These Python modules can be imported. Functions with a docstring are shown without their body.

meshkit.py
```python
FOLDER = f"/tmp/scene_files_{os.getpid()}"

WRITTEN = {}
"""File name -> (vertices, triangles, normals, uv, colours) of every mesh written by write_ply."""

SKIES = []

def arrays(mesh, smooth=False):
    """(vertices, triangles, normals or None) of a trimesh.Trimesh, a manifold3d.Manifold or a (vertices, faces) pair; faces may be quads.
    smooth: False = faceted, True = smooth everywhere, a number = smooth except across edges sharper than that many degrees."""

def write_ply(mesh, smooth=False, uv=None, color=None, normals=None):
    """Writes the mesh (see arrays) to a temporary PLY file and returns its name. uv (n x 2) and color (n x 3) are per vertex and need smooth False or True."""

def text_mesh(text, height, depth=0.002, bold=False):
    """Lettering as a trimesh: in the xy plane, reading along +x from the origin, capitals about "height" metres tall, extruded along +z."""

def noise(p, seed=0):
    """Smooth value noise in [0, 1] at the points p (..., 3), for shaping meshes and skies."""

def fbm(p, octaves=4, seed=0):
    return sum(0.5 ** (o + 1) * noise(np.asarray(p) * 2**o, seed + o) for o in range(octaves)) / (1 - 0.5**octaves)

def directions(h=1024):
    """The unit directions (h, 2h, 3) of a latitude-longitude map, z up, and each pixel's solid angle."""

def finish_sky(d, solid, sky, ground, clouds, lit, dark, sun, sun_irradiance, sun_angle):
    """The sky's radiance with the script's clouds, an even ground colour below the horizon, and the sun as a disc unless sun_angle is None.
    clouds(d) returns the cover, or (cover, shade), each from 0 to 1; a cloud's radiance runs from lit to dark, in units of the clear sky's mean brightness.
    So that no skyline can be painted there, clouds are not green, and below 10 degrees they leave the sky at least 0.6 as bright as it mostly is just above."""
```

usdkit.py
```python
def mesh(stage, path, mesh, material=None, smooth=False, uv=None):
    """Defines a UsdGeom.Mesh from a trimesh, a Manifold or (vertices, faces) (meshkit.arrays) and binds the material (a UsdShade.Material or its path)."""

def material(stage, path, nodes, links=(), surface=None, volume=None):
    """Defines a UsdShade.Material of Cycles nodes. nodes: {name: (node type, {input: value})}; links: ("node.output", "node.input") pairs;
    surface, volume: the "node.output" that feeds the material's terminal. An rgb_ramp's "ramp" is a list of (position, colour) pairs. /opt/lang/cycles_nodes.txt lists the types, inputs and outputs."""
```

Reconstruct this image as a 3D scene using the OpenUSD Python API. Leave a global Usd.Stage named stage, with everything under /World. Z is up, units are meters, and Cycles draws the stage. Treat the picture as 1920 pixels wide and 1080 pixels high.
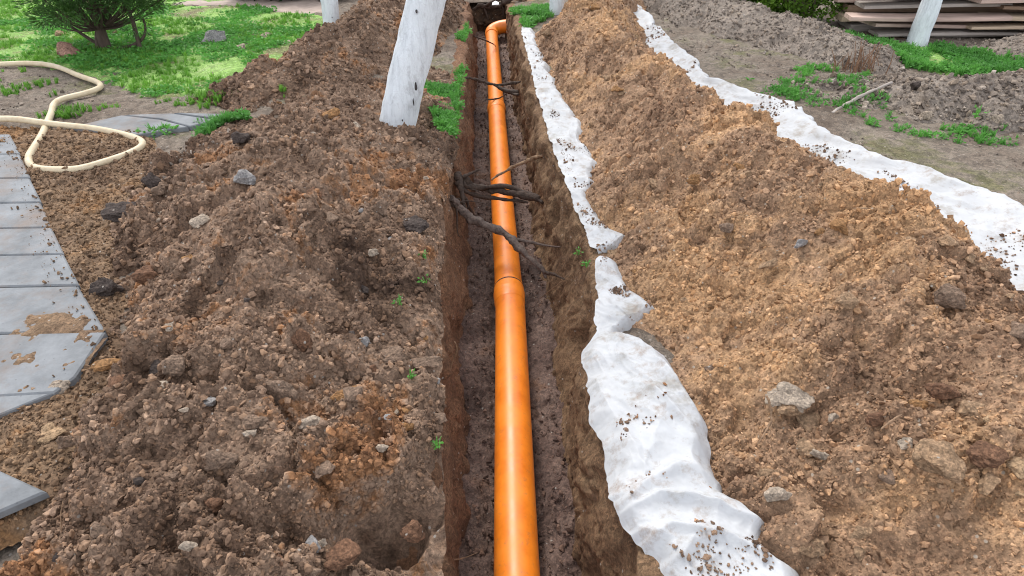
import math, random
import numpy as np
import trimesh, shapely, shapely.geometry as sg
import usdkit
from meshkit import noise, fbm
from scipy.spatial import ConvexHull
from pxr import Usd, UsdGeom, UsdLux, UsdShade, Gf, Sdf, Vt

stage = Usd.Stage.CreateInMemory()
UsdGeom.SetStageUpAxis(stage, 'Z'); UsdGeom.SetStageMetersPerUnit(stage, 1.0)
UsdGeom.Xform.Define(stage, '/World'); UsdGeom.Scope.Define(stage, '/World/Looks')

# ------------------------------------------------------------------ camera, sky, sun, exposure
F, PITCH, YAW, EYE = 1158.0, math.radians(36), math.radians(2.16), 1.6
EXPOSURE = 1.32
SUN_EL, SUN_AZ = math.radians(52), math.radians(-22)      # azimuth = atan2(x, y) of the direction towards the sun
SKY_STRENGTH, SUN_INTENSITY, SUN_ANGLE = 0.092, 0.40, 22.0
fw = np.array([math.sin(YAW)*math.cos(PITCH), math.cos(YAW)*math.cos(PITCH), -math.sin(PITCH)])
rt = np.array([math.cos(YAW), -math.sin(YAW), 0.0]); up = np.cross(rt, fw)
cam = UsdGeom.Camera.Define(stage, '/World/camera')
M = Gf.Matrix4d(*rt, 0, *up, 0, *(-fw), 0, 0, 0, EYE, 1)
UsdGeom.Xformable(cam).AddTransformOp().Set(M)
cam.CreateHorizontalApertureAttr(36.0); cam.CreateFocalLengthAttr(F/1920*36.0)
cam.CreateClippingRangeAttr(Gf.Vec2f(0.05, 1000)); cam.CreateExposureAttr(EXPOSURE)

dome = UsdLux.DomeLight.Define(stage, '/World/sky'); dome.CreateIntensityAttr(1.0)
dome.GetPrim().SetCustomDataByKey('kind', 'structure')
sky_m = usdkit.material(stage, '/World/Looks/overcast_sky', {
    's': ('sky_texture', {'sky_type': 'single_scattering', 'sun_disc': False, 'sun_elevation': SUN_EL, 'sun_rotation': SUN_AZ}),
    't': ('texture_coordinate', {}),
    'n': ('noise_texture', {'scale': 2.2, 'detail': 5, 'roughness': 0.55}),
    'r': ('rgb_ramp', {'ramp': [(0.3, (0.62, 0.62, 0.62)), (0.7, (0.92, 0.92, 0.92))]}),
    'm': ('mix_color', {'b': (7.2, 7.3, 7.6)}),
    'b': ('background_shader', {'strength': SKY_STRENGTH})},
    [('t.generated', 'n.vector'), ('n.fac', 'r.fac'), ('r.color', 'm.fac'), ('s.color', 'm.a'), ('m.result', 'b.color')], surface='b.background')
UsdShade.MaterialBindingAPI.Apply(dome.GetPrim()).Bind(sky_m)
sun = UsdLux.DistantLight.Define(stage, '/World/sun')
sun.CreateIntensityAttr(SUN_INTENSITY); sun.CreateAngleAttr(SUN_ANGLE); sun.CreateNormalizeAttr(True); sun.CreateColorAttr(Gf.Vec3f(1.0, 0.96, 0.9))
sd = Gf.Vec3d(math.sin(SUN_AZ)*math.cos(SUN_EL), math.cos(SUN_AZ)*math.cos(SUN_EL), math.sin(SUN_EL))
UsdGeom.Xformable(sun).AddTransformOp().Set(Gf.Matrix4d().SetRotate(Gf.Rotation(Gf.Vec3d(0, 0, 1), sd)))

# ------------------------------------------------------------------ helpers
def at(x, y, z=0.0):
    """The world point at height z that stands at this place of the 1920 x 1080 view (used to survey positions)."""
    d = fw*F + rt*(x-960) + up*(540-y)
    return np.array([0, 0, EYE]) + d*((z-EYE)/d[2])

used = {}
def numbered(path):
    k = used.get(path, 0); used[path] = k+1
    return path if k == 0 else '%s_%03d' % (path, k)
def data(p, **kw):
    for k, v in kw.items():
        if v: p.SetCustomDataByKey(k, v)
def thing(name, label, cat, loc=(0, 0, 0), group=None, kind=None):
    x = UsdGeom.Xform.Define(stage, numbered('/World/'+name)); x.AddTranslateOp().Set(Gf.Vec3d(*map(float, loc)))
    data(x.GetPrim(), label=label, category=cat, group=group, kind=kind)
    return x.GetPrim()
def origin(p):
    o = np.zeros(3)
    while p and p.GetPath() != Sdf.Path('/World'):
        a = p.GetAttribute('xformOp:translate')
        if a and a.Get() is not None: o += np.array(a.Get())
        p = p.GetParent()
    return o
def part(name, mesh, mat, parent, smooth=False, **kw):
    """mesh in world coordinates, stored relative to its parent."""
    v, f = (mesh.vertices, mesh.faces) if hasattr(mesh, 'faces') else mesh
    m = usdkit.mesh(stage, numbered(f'{parent.GetPath()}/{name}'), (np.asarray(v)-origin(parent), f), mat, smooth)
    data(m.GetPrim(), **kw)
    return m.GetPrim()
def solo(name, mesh, mat, label=None, cat=None, group=None, kind=None, smooth=False, loc=None):
    v, f = (mesh.vertices, mesh.faces) if hasattr(mesh, 'faces') else mesh
    v = np.asarray(v)
    if loc is None: loc = np.array([*v[:, :2].mean(0), v[:, 2].min()])
    m = usdkit.mesh(stage, numbered('/World/'+name), (v-loc, f), mat, smooth)
    m.AddTranslateOp().Set(Gf.Vec3d(*map(float, loc)))
    data(m.GetPrim(), label=label, category=cat, group=group, kind=kind)
    return m.GetPrim()

def n2(x, y, s, seed=0, octs=1, z=0.0):
    p = np.stack([np.asarray(x)*s, np.asarray(y)*s, np.full(np.shape(x), z)], -1)
    return fbm(p, octs, seed)-0.5 if octs > 1 else noise(p, seed)-0.5
def hash2(i, j, seed):
    h = (i*374761393 + j*668265263 + seed*974711) & 0xFFFFFFFF
    h = ((h ^ (h >> 13))*1274126177) & 0xFFFFFFFF
    return ((h ^ (h >> 16)) & 0xFFFFFF)/16777215.0
def cells(x, y, size, seed):
    """F1, F2 (in cells) and a random number of the nearest cell."""
    X, Y = np.asarray(x)/size, np.asarray(y)/size
    i, j = np.floor(X).astype(np.int64), np.floor(Y).astype(np.int64)
    f1 = np.full(X.shape, 9.0); f2 = f1.copy(); idr = np.zeros(X.shape)
    for a in (-1, 0, 1):
        for b in (-1, 0, 1):
            px = i+a+hash2(i+a, j+b, seed); py = j+b+hash2(i+a, j+b, seed+7)
            d = np.hypot(px-X, py-Y); r = hash2(i+a, j+b, seed+13)
            near = d < f1
            f2 = np.where(near, f1, np.minimum(f2, d)); idr = np.where(near, r, idr); f1 = np.where(near, d, f1)
    return f1, f2, idr
def lumps(x, y, size, seed, keep=1.0):
    f1, f2, r = cells(x + size*0.5*n2(x, y, 2.2/size, seed+3), y + size*0.5*n2(x, y, 2.2/size, seed+4), size, seed)
    e = np.clip((f2-f1)*2.2, 0, 1)
    return np.sqrt(e)*np.clip((r-1+keep)/max(keep, 1e-6), 0, 1)*(0.75+0.25*np.clip(1-f1, 0, 1))
def sstep(a, b, x):
    t = np.clip((x-a)/(b-a), 0, 1); return t*t*(3-2*t)
def grid(nr, nc):
    i, j = np.meshgrid(np.arange(nr-1), np.arange(nc-1), indexing='ij')
    q = np.stack([i*nc+j, i*nc+j+1, (i+1)*nc+j+1, (i+1)*nc+j], -1).reshape(-1, 4)
    return np.vstack([q[:, [0, 1, 2]], q[:, [0, 2, 3]]])
def trim(v, f, keep):
    f = f[keep[f].any(1)]
    u, inv = np.unique(f, return_inverse=True)
    return v[u], inv.reshape(-1, 3)
def spline(pts, n):
    from scipy.interpolate import CubicSpline
    p = np.asarray(pts, float); d = np.r_[0, np.cumsum(np.sqrt(np.linalg.norm(np.diff(p, axis=0), axis=1)))]
    return CubicSpline(d, p)(np.linspace(0, d[-1], n))
def tube(points, radii, sides=10, cap=True, wob=0.0, seed=0):
    p = np.asarray(points, float); r = np.broadcast_to(np.asarray(radii, float), (len(p),))
    t = np.gradient(p, axis=0); t /= np.linalg.norm(t, axis=1, keepdims=True)+1e-12
    a = np.cross(t, [0.13, 0.97, 0.2] if abs(t[0, 1]) < 0.8 else [0, 0, 1.0]); a /= np.linalg.norm(a, axis=1, keepdims=True)
    b = np.cross(t, a); g = np.arange(sides)*2*np.pi/sides
    rr = np.repeat(r[:, None], sides, 1)
    if wob:
        q = p[:, None] + r.max()*(np.cos(g)[None, :, None]*a[:, None]+np.sin(g)[None, :, None]*b[:, None])
        rr = rr*(1+wob*2*(fbm(q/r.max()*0.7, 3, seed)-0.5))
    v = p[:, None] + rr[..., None]*(np.cos(g)[None, :, None]*a[:, None]+np.sin(g)[None, :, None]*b[:, None])
    n = len(p); i, j = np.meshgrid(np.arange(n-1), np.arange(sides), indexing='ij')
    q = np.stack([i*sides+j, i*sides+(j+1) % sides, (i+1)*sides+(j+1) % sides, (i+1)*sides+j], -1).reshape(-1, 4)
    f = [q[:, [0, 1, 2]], q[:, [0, 2, 3]]]; v = v.reshape(-1, 3)
    if cap:
        v = np.vstack([v, p[0], p[-1]]); k = np.arange(sides)
        f += [np.stack([np.full(sides, n*sides), (k+1) % sides, k], 1), np.stack([np.full(sides, n*sides+1), (n-1)*sides+k, (n-1)*sides+(k+1) % sides], 1)]
    return v, np.vstack(f)
def join(ms):
    vs, fs, n = [], [], 0
    for v, f in ms:
        vs.append(v); fs.append(np.asarray(f)+n); n += len(v)
    return np.vstack(vs), np.vstack(fs)
def leaves(P, D, L, W, rng, fold=0.25):
    """Pointed leaves: at P, along D, lengths L, widths W; four triangles each."""
    P, D = np.asarray(P, float), np.asarray(D, float); n = len(P)
    D = D/np.linalg.norm(D, axis=1, keepdims=True); L = np.broadcast_to(L, (n,))[:, None]; W = np.broadcast_to(W, (n,))[:, None]
    S = np.cross(D, rng.normal(size=(n, 3))); S /= np.linalg.norm(S, axis=1, keepdims=True)+1e-9
    N = np.cross(S, D)
    a = P; b = P+D*L*0.5+S*W*0.5+N*W*fold; c = P+D*L-N*L*0.12; d = P+D*L*0.5-S*W*0.5+N*W*fold; m = P+D*L*0.5
    v = np.stack([a, b, c, d, m], 1).reshape(-1, 3); k = np.arange(n)[:, None]*5
    f = np.stack([k+[0, 1, 4], k+[1, 2, 4], k+[2, 3, 4], k+[3, 0, 4]], 1).reshape(-1, 3)
    return v, f

# ------------------------------------------------------------------ materials
def soil(name, big, cell, speck=(0.27, 0.24, 0.21), zone=1.6, cs=38.0, speckle=0.955, bump=0.004, rough=0.95):
    """Earth: colour zones, a tone for every lump, pale grit, and fine grain."""
    return usdkit.material(stage, '/World/Looks/'+name, {
        'g': ('geometry', {}),
        'n1': ('noise_texture', {'scale': zone, 'detail': 6, 'roughness': 0.68, 'distortion': 0.4}),
        'r1': ('rgb_ramp', {'ramp': big}),
        'v': ('voronoi_texture', {'scale': cs*1.7, 'randomness': 1.0}), 'wn': ('noise_texture', {'scale': 30.0, 'detail': 3}), 'wm': ('mix_color', {'blend_type': 'linear_light', 'fac': 0.035}),
        'sc': ('separate_color', {}),
        'r2': ('rgb_ramp', {'ramp': cell}),
        'mx': ('mix_color', {'blend_type': 'multiply', 'fac': 1.0}),
        'n2': ('noise_texture', {'scale': 110.0, 'detail': 6, 'roughness': 0.78}),
        'r3': ('rgb_ramp', {'ramp': [(0.3, (0.42, 0.4, 0.39)), (0.5, (1.0, 1.0, 1.0)), (0.7, (1.65, 1.6, 1.52))]}),
        'my': ('mix_color', {'blend_type': 'multiply', 'fac': 1.0}),
        'v2': ('voronoi_texture', {'scale': 62.0, 'randomness': 1.0}),
        'sc2': ('separate_color', {}),
        'gt': ('math', {'math_type': 'greater_than', 'value2': speckle}),
        'lt': ('math', {'math_type': 'less_than', 'value2': 0.3}),
        'an': ('math', {'math_type': 'multiply'}),
        'mz': ('mix_color', {'b': speck}),
        'bp': ('bump', {'strength': 0.9, 'distance': bump}),
        'p': ('principled_bsdf', {'roughness': rough, 'specular_ior_level': 0.18})},
        [('g.position', 'n1.vector'), ('g.position', 'wn.vector'), ('g.position', 'wm.a'), ('wn.color', 'wm.b'), ('wm.result', 'v.vector'), ('g.position', 'n2.vector'), ('g.position', 'v2.vector'),
         ('n1.fac', 'r1.fac'), ('v.color', 'sc.color'), ('sc.r', 'r2.fac'), ('r1.color', 'mx.a'), ('r2.color', 'mx.b'),
         ('n2.fac', 'r3.fac'), ('mx.result', 'my.a'), ('r3.color', 'my.b'), ('v2.color', 'sc2.color'), ('sc2.g', 'gt.value1'), ('v2.distance', 'lt.value1'),
         ('gt.value', 'an.value1'), ('lt.value', 'an.value2'), ('an.value', 'mz.fac'), ('my.result', 'mz.a'),
         ('n2.fac', 'bp.height'), ('bp.normal', 'p.normal'), ('mz.result', 'p.base_color')], surface='p.BSDF')
CELL = [(0, (0.68, 0.67, 0.66)), (0.3, (0.9, 0.89, 0.88)), (0.7, (1.08, 1.07, 1.05)), (1, (1.35, 1.3, 1.26))]
Z_LEFT = [(0.29, (0.036, 0.022, 0.016)), (0.39, (0.092, 0.059, 0.041)), (0.48, (0.155, 0.104, 0.074)), (0.55, (0.205, 0.143, 0.104)), (0.61, (0.205, 0.108, 0.055)), (0.68, (0.145, 0.076, 0.042)), (0.78, (0.215, 0.16, 0.122))]
Z_RIGHT = [(0.26, (0.108, 0.062, 0.04)), (0.38, (0.188, 0.119, 0.078)), (0.49, (0.262, 0.17, 0.109)), (0.59, (0.345, 0.217, 0.123)), (0.69, (0.27, 0.16, 0.085)), (0.8, (0.3, 0.212, 0.142))]
Z_GREY = [(0.25, (0.09, 0.072, 0.06)), (0.45, (0.155, 0.131, 0.113)), (0.6, (0.195, 0.168, 0.146)), (0.8, (0.18, 0.14, 0.105))]
Z_ORANGE = [(0.28, (0.07, 0.042, 0.027)), (0.42, (0.125, 0.083, 0.055)), (0.54, (0.17, 0.115, 0.074)), (0.64, (0.2, 0.112, 0.054)), (0.76, (0.18, 0.135, 0.098))]
Z_FLOOR = [(0.27, (0.035, 0.023, 0.02)), (0.43, (0.09, 0.058, 0.048)), (0.55, (0.135, 0.092, 0.076)), (0.66, (0.125, 0.073, 0.05)), (0.78, (0.165, 0.12, 0.1))]
m_left = soil('brown_garden_soil', Z_LEFT, CELL, zone=2.2)
m_right = soil('sandy_brown_soil', Z_RIGHT, CELL, speck=(0.36, 0.3, 0.24))
m_grey = soil('dry_grey_soil', Z_GREY, CELL, zone=1.1, cs=26)
m_ground = soil('trodden_earth', [(0.3, (0.075, 0.056, 0.043)), (0.44, (0.13, 0.105, 0.085)), (0.54, (0.17, 0.145, 0.12)), (0.62, (0.12, 0.115, 0.065)), (0.75, (0.12, 0.085, 0.062))], [(0, (0.7, 0.7, 0.7)), (1, (1.25, 1.22, 1.2))], zone=1.3, cs=22, bump=0.006)
m_orange = soil('orange_clay_soil', Z_ORANGE, CELL)
m_floor = soil('damp_trench_floor', Z_FLOOR, CELL, zone=3.0, cs=50, speckle=0.97, rough=0.75)
m_wall = soil('cut_earth', [(0.25, (0.06, 0.035, 0.022)), (0.42, (0.125, 0.076, 0.046)), (0.58, (0.19, 0.122, 0.073)), (0.78, (0.18, 0.13, 0.092))], CELL, zone=5.0, cs=42, speckle=0.97, bump=0.008)
m_wall_red = soil('cut_red_earth', [(0.25, (0.055, 0.028, 0.018)), (0.45, (0.13, 0.07, 0.042)), (0.6, (0.175, 0.098, 0.058)), (0.78, (0.16, 0.11, 0.075))], CELL, zone=5.0, cs=42, speckle=0.97, bump=0.008)
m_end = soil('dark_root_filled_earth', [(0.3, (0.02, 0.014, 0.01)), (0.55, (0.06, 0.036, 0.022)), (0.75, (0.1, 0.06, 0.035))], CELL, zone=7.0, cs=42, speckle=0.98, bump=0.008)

def crumb_mat(name, big, zone=1.6):
    """Loose bits of the same earth: the colour zone they lie in, each with a tone of its own."""
    return usdkit.material(stage, '/World/Looks/'+name, {
        'o': ('object_info', {}), 'g': ('geometry', {}), 'r': ('rgb_ramp', {'ramp': [(0, (0.5, 0.48, 0.46)), (0.22, (0.88, 0.86, 0.85)), (0.55, (1.22, 1.21, 1.19)), (0.78, (1.42, 1.32, 1.18)), (0.93, (1.6, 1.58, 1.53)), (0.985, (1.85, 1.85, 1.82)), (1, (2.2, 2.3, 2.4))]}),
        'n': ('noise_texture', {'scale': 110.0, 'detail': 4, 'roughness': 0.7}),
        'r2': ('rgb_ramp', {'ramp': [(0.3, (0.65, 0.63, 0.62)), (0.7, (1.3, 1.28, 1.25))]}),
        'z': ('noise_texture', {'scale': zone, 'detail': 6, 'roughness': 0.68, 'distortion': 0.4}),
        'rz': ('rgb_ramp', {'ramp': big}),
        'm': ('mix_color', {'blend_type': 'multiply', 'fac': 1.0}), 'mz': ('mix_color', {'blend_type': 'multiply', 'fac': 1.0}),
        'b': ('bump', {'strength': 0.8, 'distance': 0.004}), 'p': ('principled_bsdf', {'roughness': 0.93, 'specular_ior_level': 0.2})},
        [('o.random', 'r.fac'), ('g.position', 'n.vector'), ('n.fac', 'r2.fac'), ('r.color', 'm.a'), ('r2.color', 'm.b'), ('g.position', 'z.vector'), ('z.fac', 'rz.fac'),
         ('m.result', 'mz.a'), ('rz.color', 'mz.b'), ('n.fac', 'b.height'), ('b.normal', 'p.normal'), ('mz.result', 'p.base_color')], surface='p.BSDF')
m_crumb_left = crumb_mat('brown_crumbs', Z_LEFT, 2.2)
m_crumb_right = crumb_mat('sandy_crumbs', Z_RIGHT)
m_crumb_grey = crumb_mat('grey_crumbs', Z_GREY, 1.1)
m_crumb_orange = crumb_mat('orange_crumbs', Z_ORANGE)
m_crumb_floor = crumb_mat('damp_crumbs', Z_FLOOR, 3.0)

def simple(name, color, rough=0.8, var=0.25, scale=30.0, bump=0.002, spec=0.25, stretch=(1, 1, 1), detail=5, dark=None, obj=False):
    c = np.array(color)
    lo = np.array(dark) if dark is not None else c*(1-var)
    return usdkit.material(stage, '/World/Looks/'+name, {
        'g': ('geometry', {}), 't': ('texture_coordinate', {}), 'mp': ('mapping', {'scale': stretch}),
        'n': ('noise_texture', {'scale': scale, 'detail': detail, 'roughness': 0.65}),
        'r': ('rgb_ramp', {'ramp': [(0.3, tuple(lo)), (0.52, tuple(c)), (0.75, tuple(np.minimum(c*(1+var), 0.9)))]}),
        'b': ('bump', {'strength': 0.7, 'distance': bump}), 'p': ('principled_bsdf', {'roughness': rough, 'specular_ior_level': spec})},
        [('t.object' if obj else 'g.position', 'mp.vector'), ('mp.vector', 'n.vector'), ('n.fac', 'r.fac'), ('n.fac', 'b.height'), ('b.normal', 'p.normal'), ('r.color', 'p.base_color')], surface='p.BSDF')
def foliage(name, ramp, rough=0.5, trans=0.42, zone=2.5, tint=((0.75, 0.78, 0.75), (1.25, 1.2, 1.05)), island=True):
    return usdkit.material(stage, '/World/Looks/'+name, {
        'g': ('geometry', {}), 'o': ('object_info', {}), 'r': ('rgb_ramp', {'ramp': ramp}),
        'n': ('noise_texture', {'scale': zone, 'detail': 5, 'roughness': 0.65}), 'rn': ('rgb_ramp', {'ramp': [(0.35, tint[0]), (0.65, tint[1])]}),
        'm': ('mix_color', {'blend_type': 'multiply', 'fac': 1.0}),
        'p': ('principled_bsdf', {'roughness': rough, 'specular_ior_level': 0.3}), 'tr': ('translucent_bsdf', {}), 'x': ('mix_closure', {'fac': trans})},
        [('g.random_per_island' if island else 'o.random', 'r.fac'), ('g.position', 'n.vector'), ('n.fac', 'rn.fac'), ('r.color', 'm.a'), ('rn.color', 'm.b'),
         ('m.result', 'p.base_color'), ('m.result', 'tr.color'), ('p.BSDF', 'x.closure1'), ('tr.BSDF', 'x.closure2')], surface='x.closure')
m_grass = foliage('fresh_grass', [(0, (0.13, 0.3, 0.045)), (0.5, (0.25, 0.48, 0.085)), (0.85, (0.36, 0.56, 0.15)), (1, (0.48, 0.56, 0.3))])
m_weed = foliage('leafy_weeds', [(0, (0.1, 0.29, 0.06)), (0.5, (0.21, 0.48, 0.11)), (0.85, (0.32, 0.58, 0.19)), (1, (0.5, 0.64, 0.38))])
m_conifer = foliage('conifer_sprays', [(0, (0.05, 0.115, 0.026)), (0.5, (0.115, 0.235, 0.05)), (1, (0.22, 0.36, 0.09))], zone=5.0, trans=0.15, tint=((0.65, 0.7, 0.7), (1.35, 1.3, 1.1)))
m_yleaf = foliage('young_yellow_green_leaves', [(0, (0.08, 0.16, 0.016)), (0.5, (0.2, 0.32, 0.03)), (1, (0.36, 0.45, 0.07))], zone=4.0)
m_hedge = foliage('dark_hedge_leaves', [(0, (0.012, 0.035, 0.008)), (0.6, (0.03, 0.085, 0.015)), (1, (0.07, 0.17, 0.03))])
m_bark = simple('dark_bark', (0.07, 0.05, 0.038), var=0.4, scale=40, bump=0.006, stretch=(1, 1, 0.25))
m_bark_grey = simple('grey_bark', (0.16, 0.13, 0.105), var=0.4, scale=30, bump=0.006, stretch=(1, 1, 0.25))
m_root = simple('wet_root_bark', (0.045, 0.028, 0.02), var=0.6, scale=75, bump=0.010, rough=0.75)
m_root_pale = simple('pale_root', (0.22, 0.14, 0.085), var=0.4, scale=60, bump=0.002)
m_root_grey = simple('grey_root_bark', (0.105, 0.076, 0.063), var=0.6, scale=60, bump=0.009, rough=0.7)
m_slab = usdkit.material(stage, '/World/Looks/grey_concrete_slab', {
    'g': ('geometry', {}), 'n': ('noise_texture', {'scale': 5.0, 'detail': 7, 'roughness': 0.7}),
    'r': ('rgb_ramp', {'ramp': [(0.3, (0.085, 0.092, 0.1)), (0.52, (0.15, 0.16, 0.172)), (0.75, (0.21, 0.221, 0.235))]}),
    'd': ('noise_texture', {'scale': 2.3, 'detail': 6, 'roughness': 0.72}), 'rd': ('rgb_ramp', {'ramp': [(0.5, (0, 0, 0)), (0.7, (0.8, 0.8, 0.8))]}),
    'v': ('voronoi_texture', {'scale': 30.0}), 'rv': ('rgb_ramp', {'ramp': [(0.05, (0.35, 0.35, 0.35)), (0.12, (1, 1, 1))]}),
    'm': ('mix_color', {'b': (0.15, 0.105, 0.078)}), 'mv': ('mix_color', {'blend_type': 'multiply', 'fac': 0.5}),
    'f': ('noise_texture', {'scale': 120.0, 'detail': 4}), 'b': ('bump', {'strength': 0.5, 'distance': 0.002}), 'p': ('principled_bsdf', {'roughness': 0.75})},
    [('g.position', 'n.vector'), ('g.position', 'd.vector'), ('g.position', 'f.vector'), ('g.position', 'v.vector'), ('n.fac', 'r.fac'), ('d.fac', 'rd.fac'), ('rd.color', 'm.fac'), ('r.color', 'm.a'),
     ('v.distance', 'rv.fac'), ('m.result', 'mv.a'), ('rv.color', 'mv.b'), ('f.fac', 'b.height'), ('b.normal', 'p.normal'), ('mv.result', 'p.base_color')], surface='p.BSDF')
m_pipe = usdkit.material(stage, '/World/Looks/orange_pipe_plastic', {
    'g': ('geometry', {}), 'n': ('noise_texture', {'scale': 9.0, 'detail': 6, 'roughness': 0.7}),
    'r': ('rgb_ramp', {'ramp': [(0.3, (0.62, 0.145, 0.009)), (0.55, (0.76, 0.205, 0.012)), (0.8, (0.8, 0.235, 0.02))]}),
    'rr': ('rgb_ramp', {'ramp': [(0.3, (0.36, 0.36, 0.36)), (0.7, (0.5, 0.5, 0.5))]}),
    'd': ('noise_texture', {'scale': 26.0, 'detail': 7, 'roughness': 0.8}), 'rd': ('rgb_ramp', {'ramp': [(0.55, (0, 0, 0)), (0.74, (0.7, 0.7, 0.7))]}),
    'm': ('mix_color', {'b': (0.25, 0.13, 0.07)}),
    'p': ('principled_bsdf', {'ior': 1.5, 'specular_ior_level': 0.55})},
    [('g.position', 'n.vector'), ('g.position', 'd.vector'), ('n.fac', 'r.fac'), ('n.fac', 'rr.fac'), ('d.fac', 'rd.fac'), ('rd.color', 'm.fac'), ('r.color', 'm.a'), ('m.result', 'p.base_color'), ('rr.color', 'p.roughness')], surface='p.BSDF')
m_rubber = simple('dark_rubber_seal', (0.05, 0.03, 0.025), var=0.2)
m_fabric = usdkit.material(stage, '/World/Looks/white_geotextile', {
    'g': ('geometry', {}), 'n': ('noise_texture', {'scale': 6.0, 'detail': 7, 'roughness': 0.7}),
    'r': ('rgb_ramp', {'ramp': [(0.34, (0.36, 0.345, 0.325)), (0.45, (0.49, 0.5, 0.515)), (0.7, (0.55, 0.565, 0.585))]}),
    'd': ('noise_texture', {'scale': 14.0, 'detail': 7, 'roughness': 0.75}), 'rd': ('rgb_ramp', {'ramp': [(0.53, (0, 0, 0)), (0.72, (0.75, 0.75, 0.75))]}),
    'm': ('mix_color', {'b': (0.27, 0.19, 0.135)}),
    'w': ('noise_texture', {'scale': 35.0, 'detail': 4, 'distortion': 0.6}), 'b': ('bump', {'strength': 0.35, 'distance': 0.006}),
    'p': ('principled_bsdf', {'roughness': 0.7, 'specular_ior_level': 0.25}), 'tr': ('translucent_bsdf', {}), 'x': ('mix_closure', {'fac': 0.18})},
    [('g.position', 'n.vector'), ('g.position', 'd.vector'), ('g.position', 'w.vector'), ('n.fac', 'r.fac'), ('d.fac', 'rd.fac'), ('rd.color', 'm.fac'), ('r.color', 'm.a'), ('w.fac', 'b.height'), ('b.normal', 'p.normal'),
     ('m.result', 'p.base_color'), ('m.result', 'tr.color'), ('p.BSDF', 'x.closure1'), ('tr.BSDF', 'x.closure2')], surface='x.closure')
m_white = usdkit.material(stage, '/World/Looks/limewash_over_bark', {
    'g': ('geometry', {}), 'mp': ('mapping', {'scale': (1, 1, 0.22)}), 'mq': ('mapping', {'scale': (1, 1, 0.45)}),
    'n': ('noise_texture', {'scale': 30.0, 'detail': 6, 'roughness': 0.7}), 'r': ('rgb_ramp', {'ramp': [(0.3, (0.5, 0.53, 0.56)), (0.48, (0.64, 0.68, 0.71)), (0.7, (0.69, 0.73, 0.76))]}),
    'n2': ('noise_texture', {'scale': 9.0, 'detail': 6, 'roughness': 0.75}), 'r2': ('rgb_ramp', {'ramp': [(0.56, (0, 0, 0)), (0.72, (0.7, 0.7, 0.7))]}),
    'v': ('voronoi_texture', {'scale': 26.0, 'feature': 'distance_to_edge'}), 'rv': ('rgb_ramp', {'ramp': [(0.0, (0.55, 0.55, 0.56)), (0.05, (1, 1, 1))]}),
    'f': ('noise_texture', {'scale': 160.0, 'detail': 4, 'roughness': 0.7}), 'ad': ('math', {'math_type': 'multiply_add', 'value2': 0.5}),
    'm': ('mix_color', {'b': (0.27, 0.27, 0.28)}), 'mv': ('mix_color', {'blend_type': 'multiply', 'fac': 0.22}), 'b': ('bump', {'strength': 0.9, 'distance': 0.014}), 'p': ('principled_bsdf', {'roughness': 0.9, 'specular_ior_level': 0.1})},
    [('g.position', 'mp.vector'), ('g.position', 'mq.vector'), ('mp.vector', 'n.vector'), ('mp.vector', 'v.vector'), ('mq.vector', 'n2.vector'), ('g.position', 'f.vector'), ('n.fac', 'r.fac'), ('n2.fac', 'r2.fac'), ('v.distance', 'rv.fac'),
     ('r2.color', 'm.fac'), ('r.color', 'm.a'), ('m.result', 'mv.a'), ('rv.color', 'mv.b'), ('f.fac', 'ad.value1'), ('n.fac', 'ad.value3'), ('ad.value', 'b.height'), ('b.normal', 'p.normal'), ('mv.result', 'p.base_color')], surface='p.BSDF')
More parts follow.
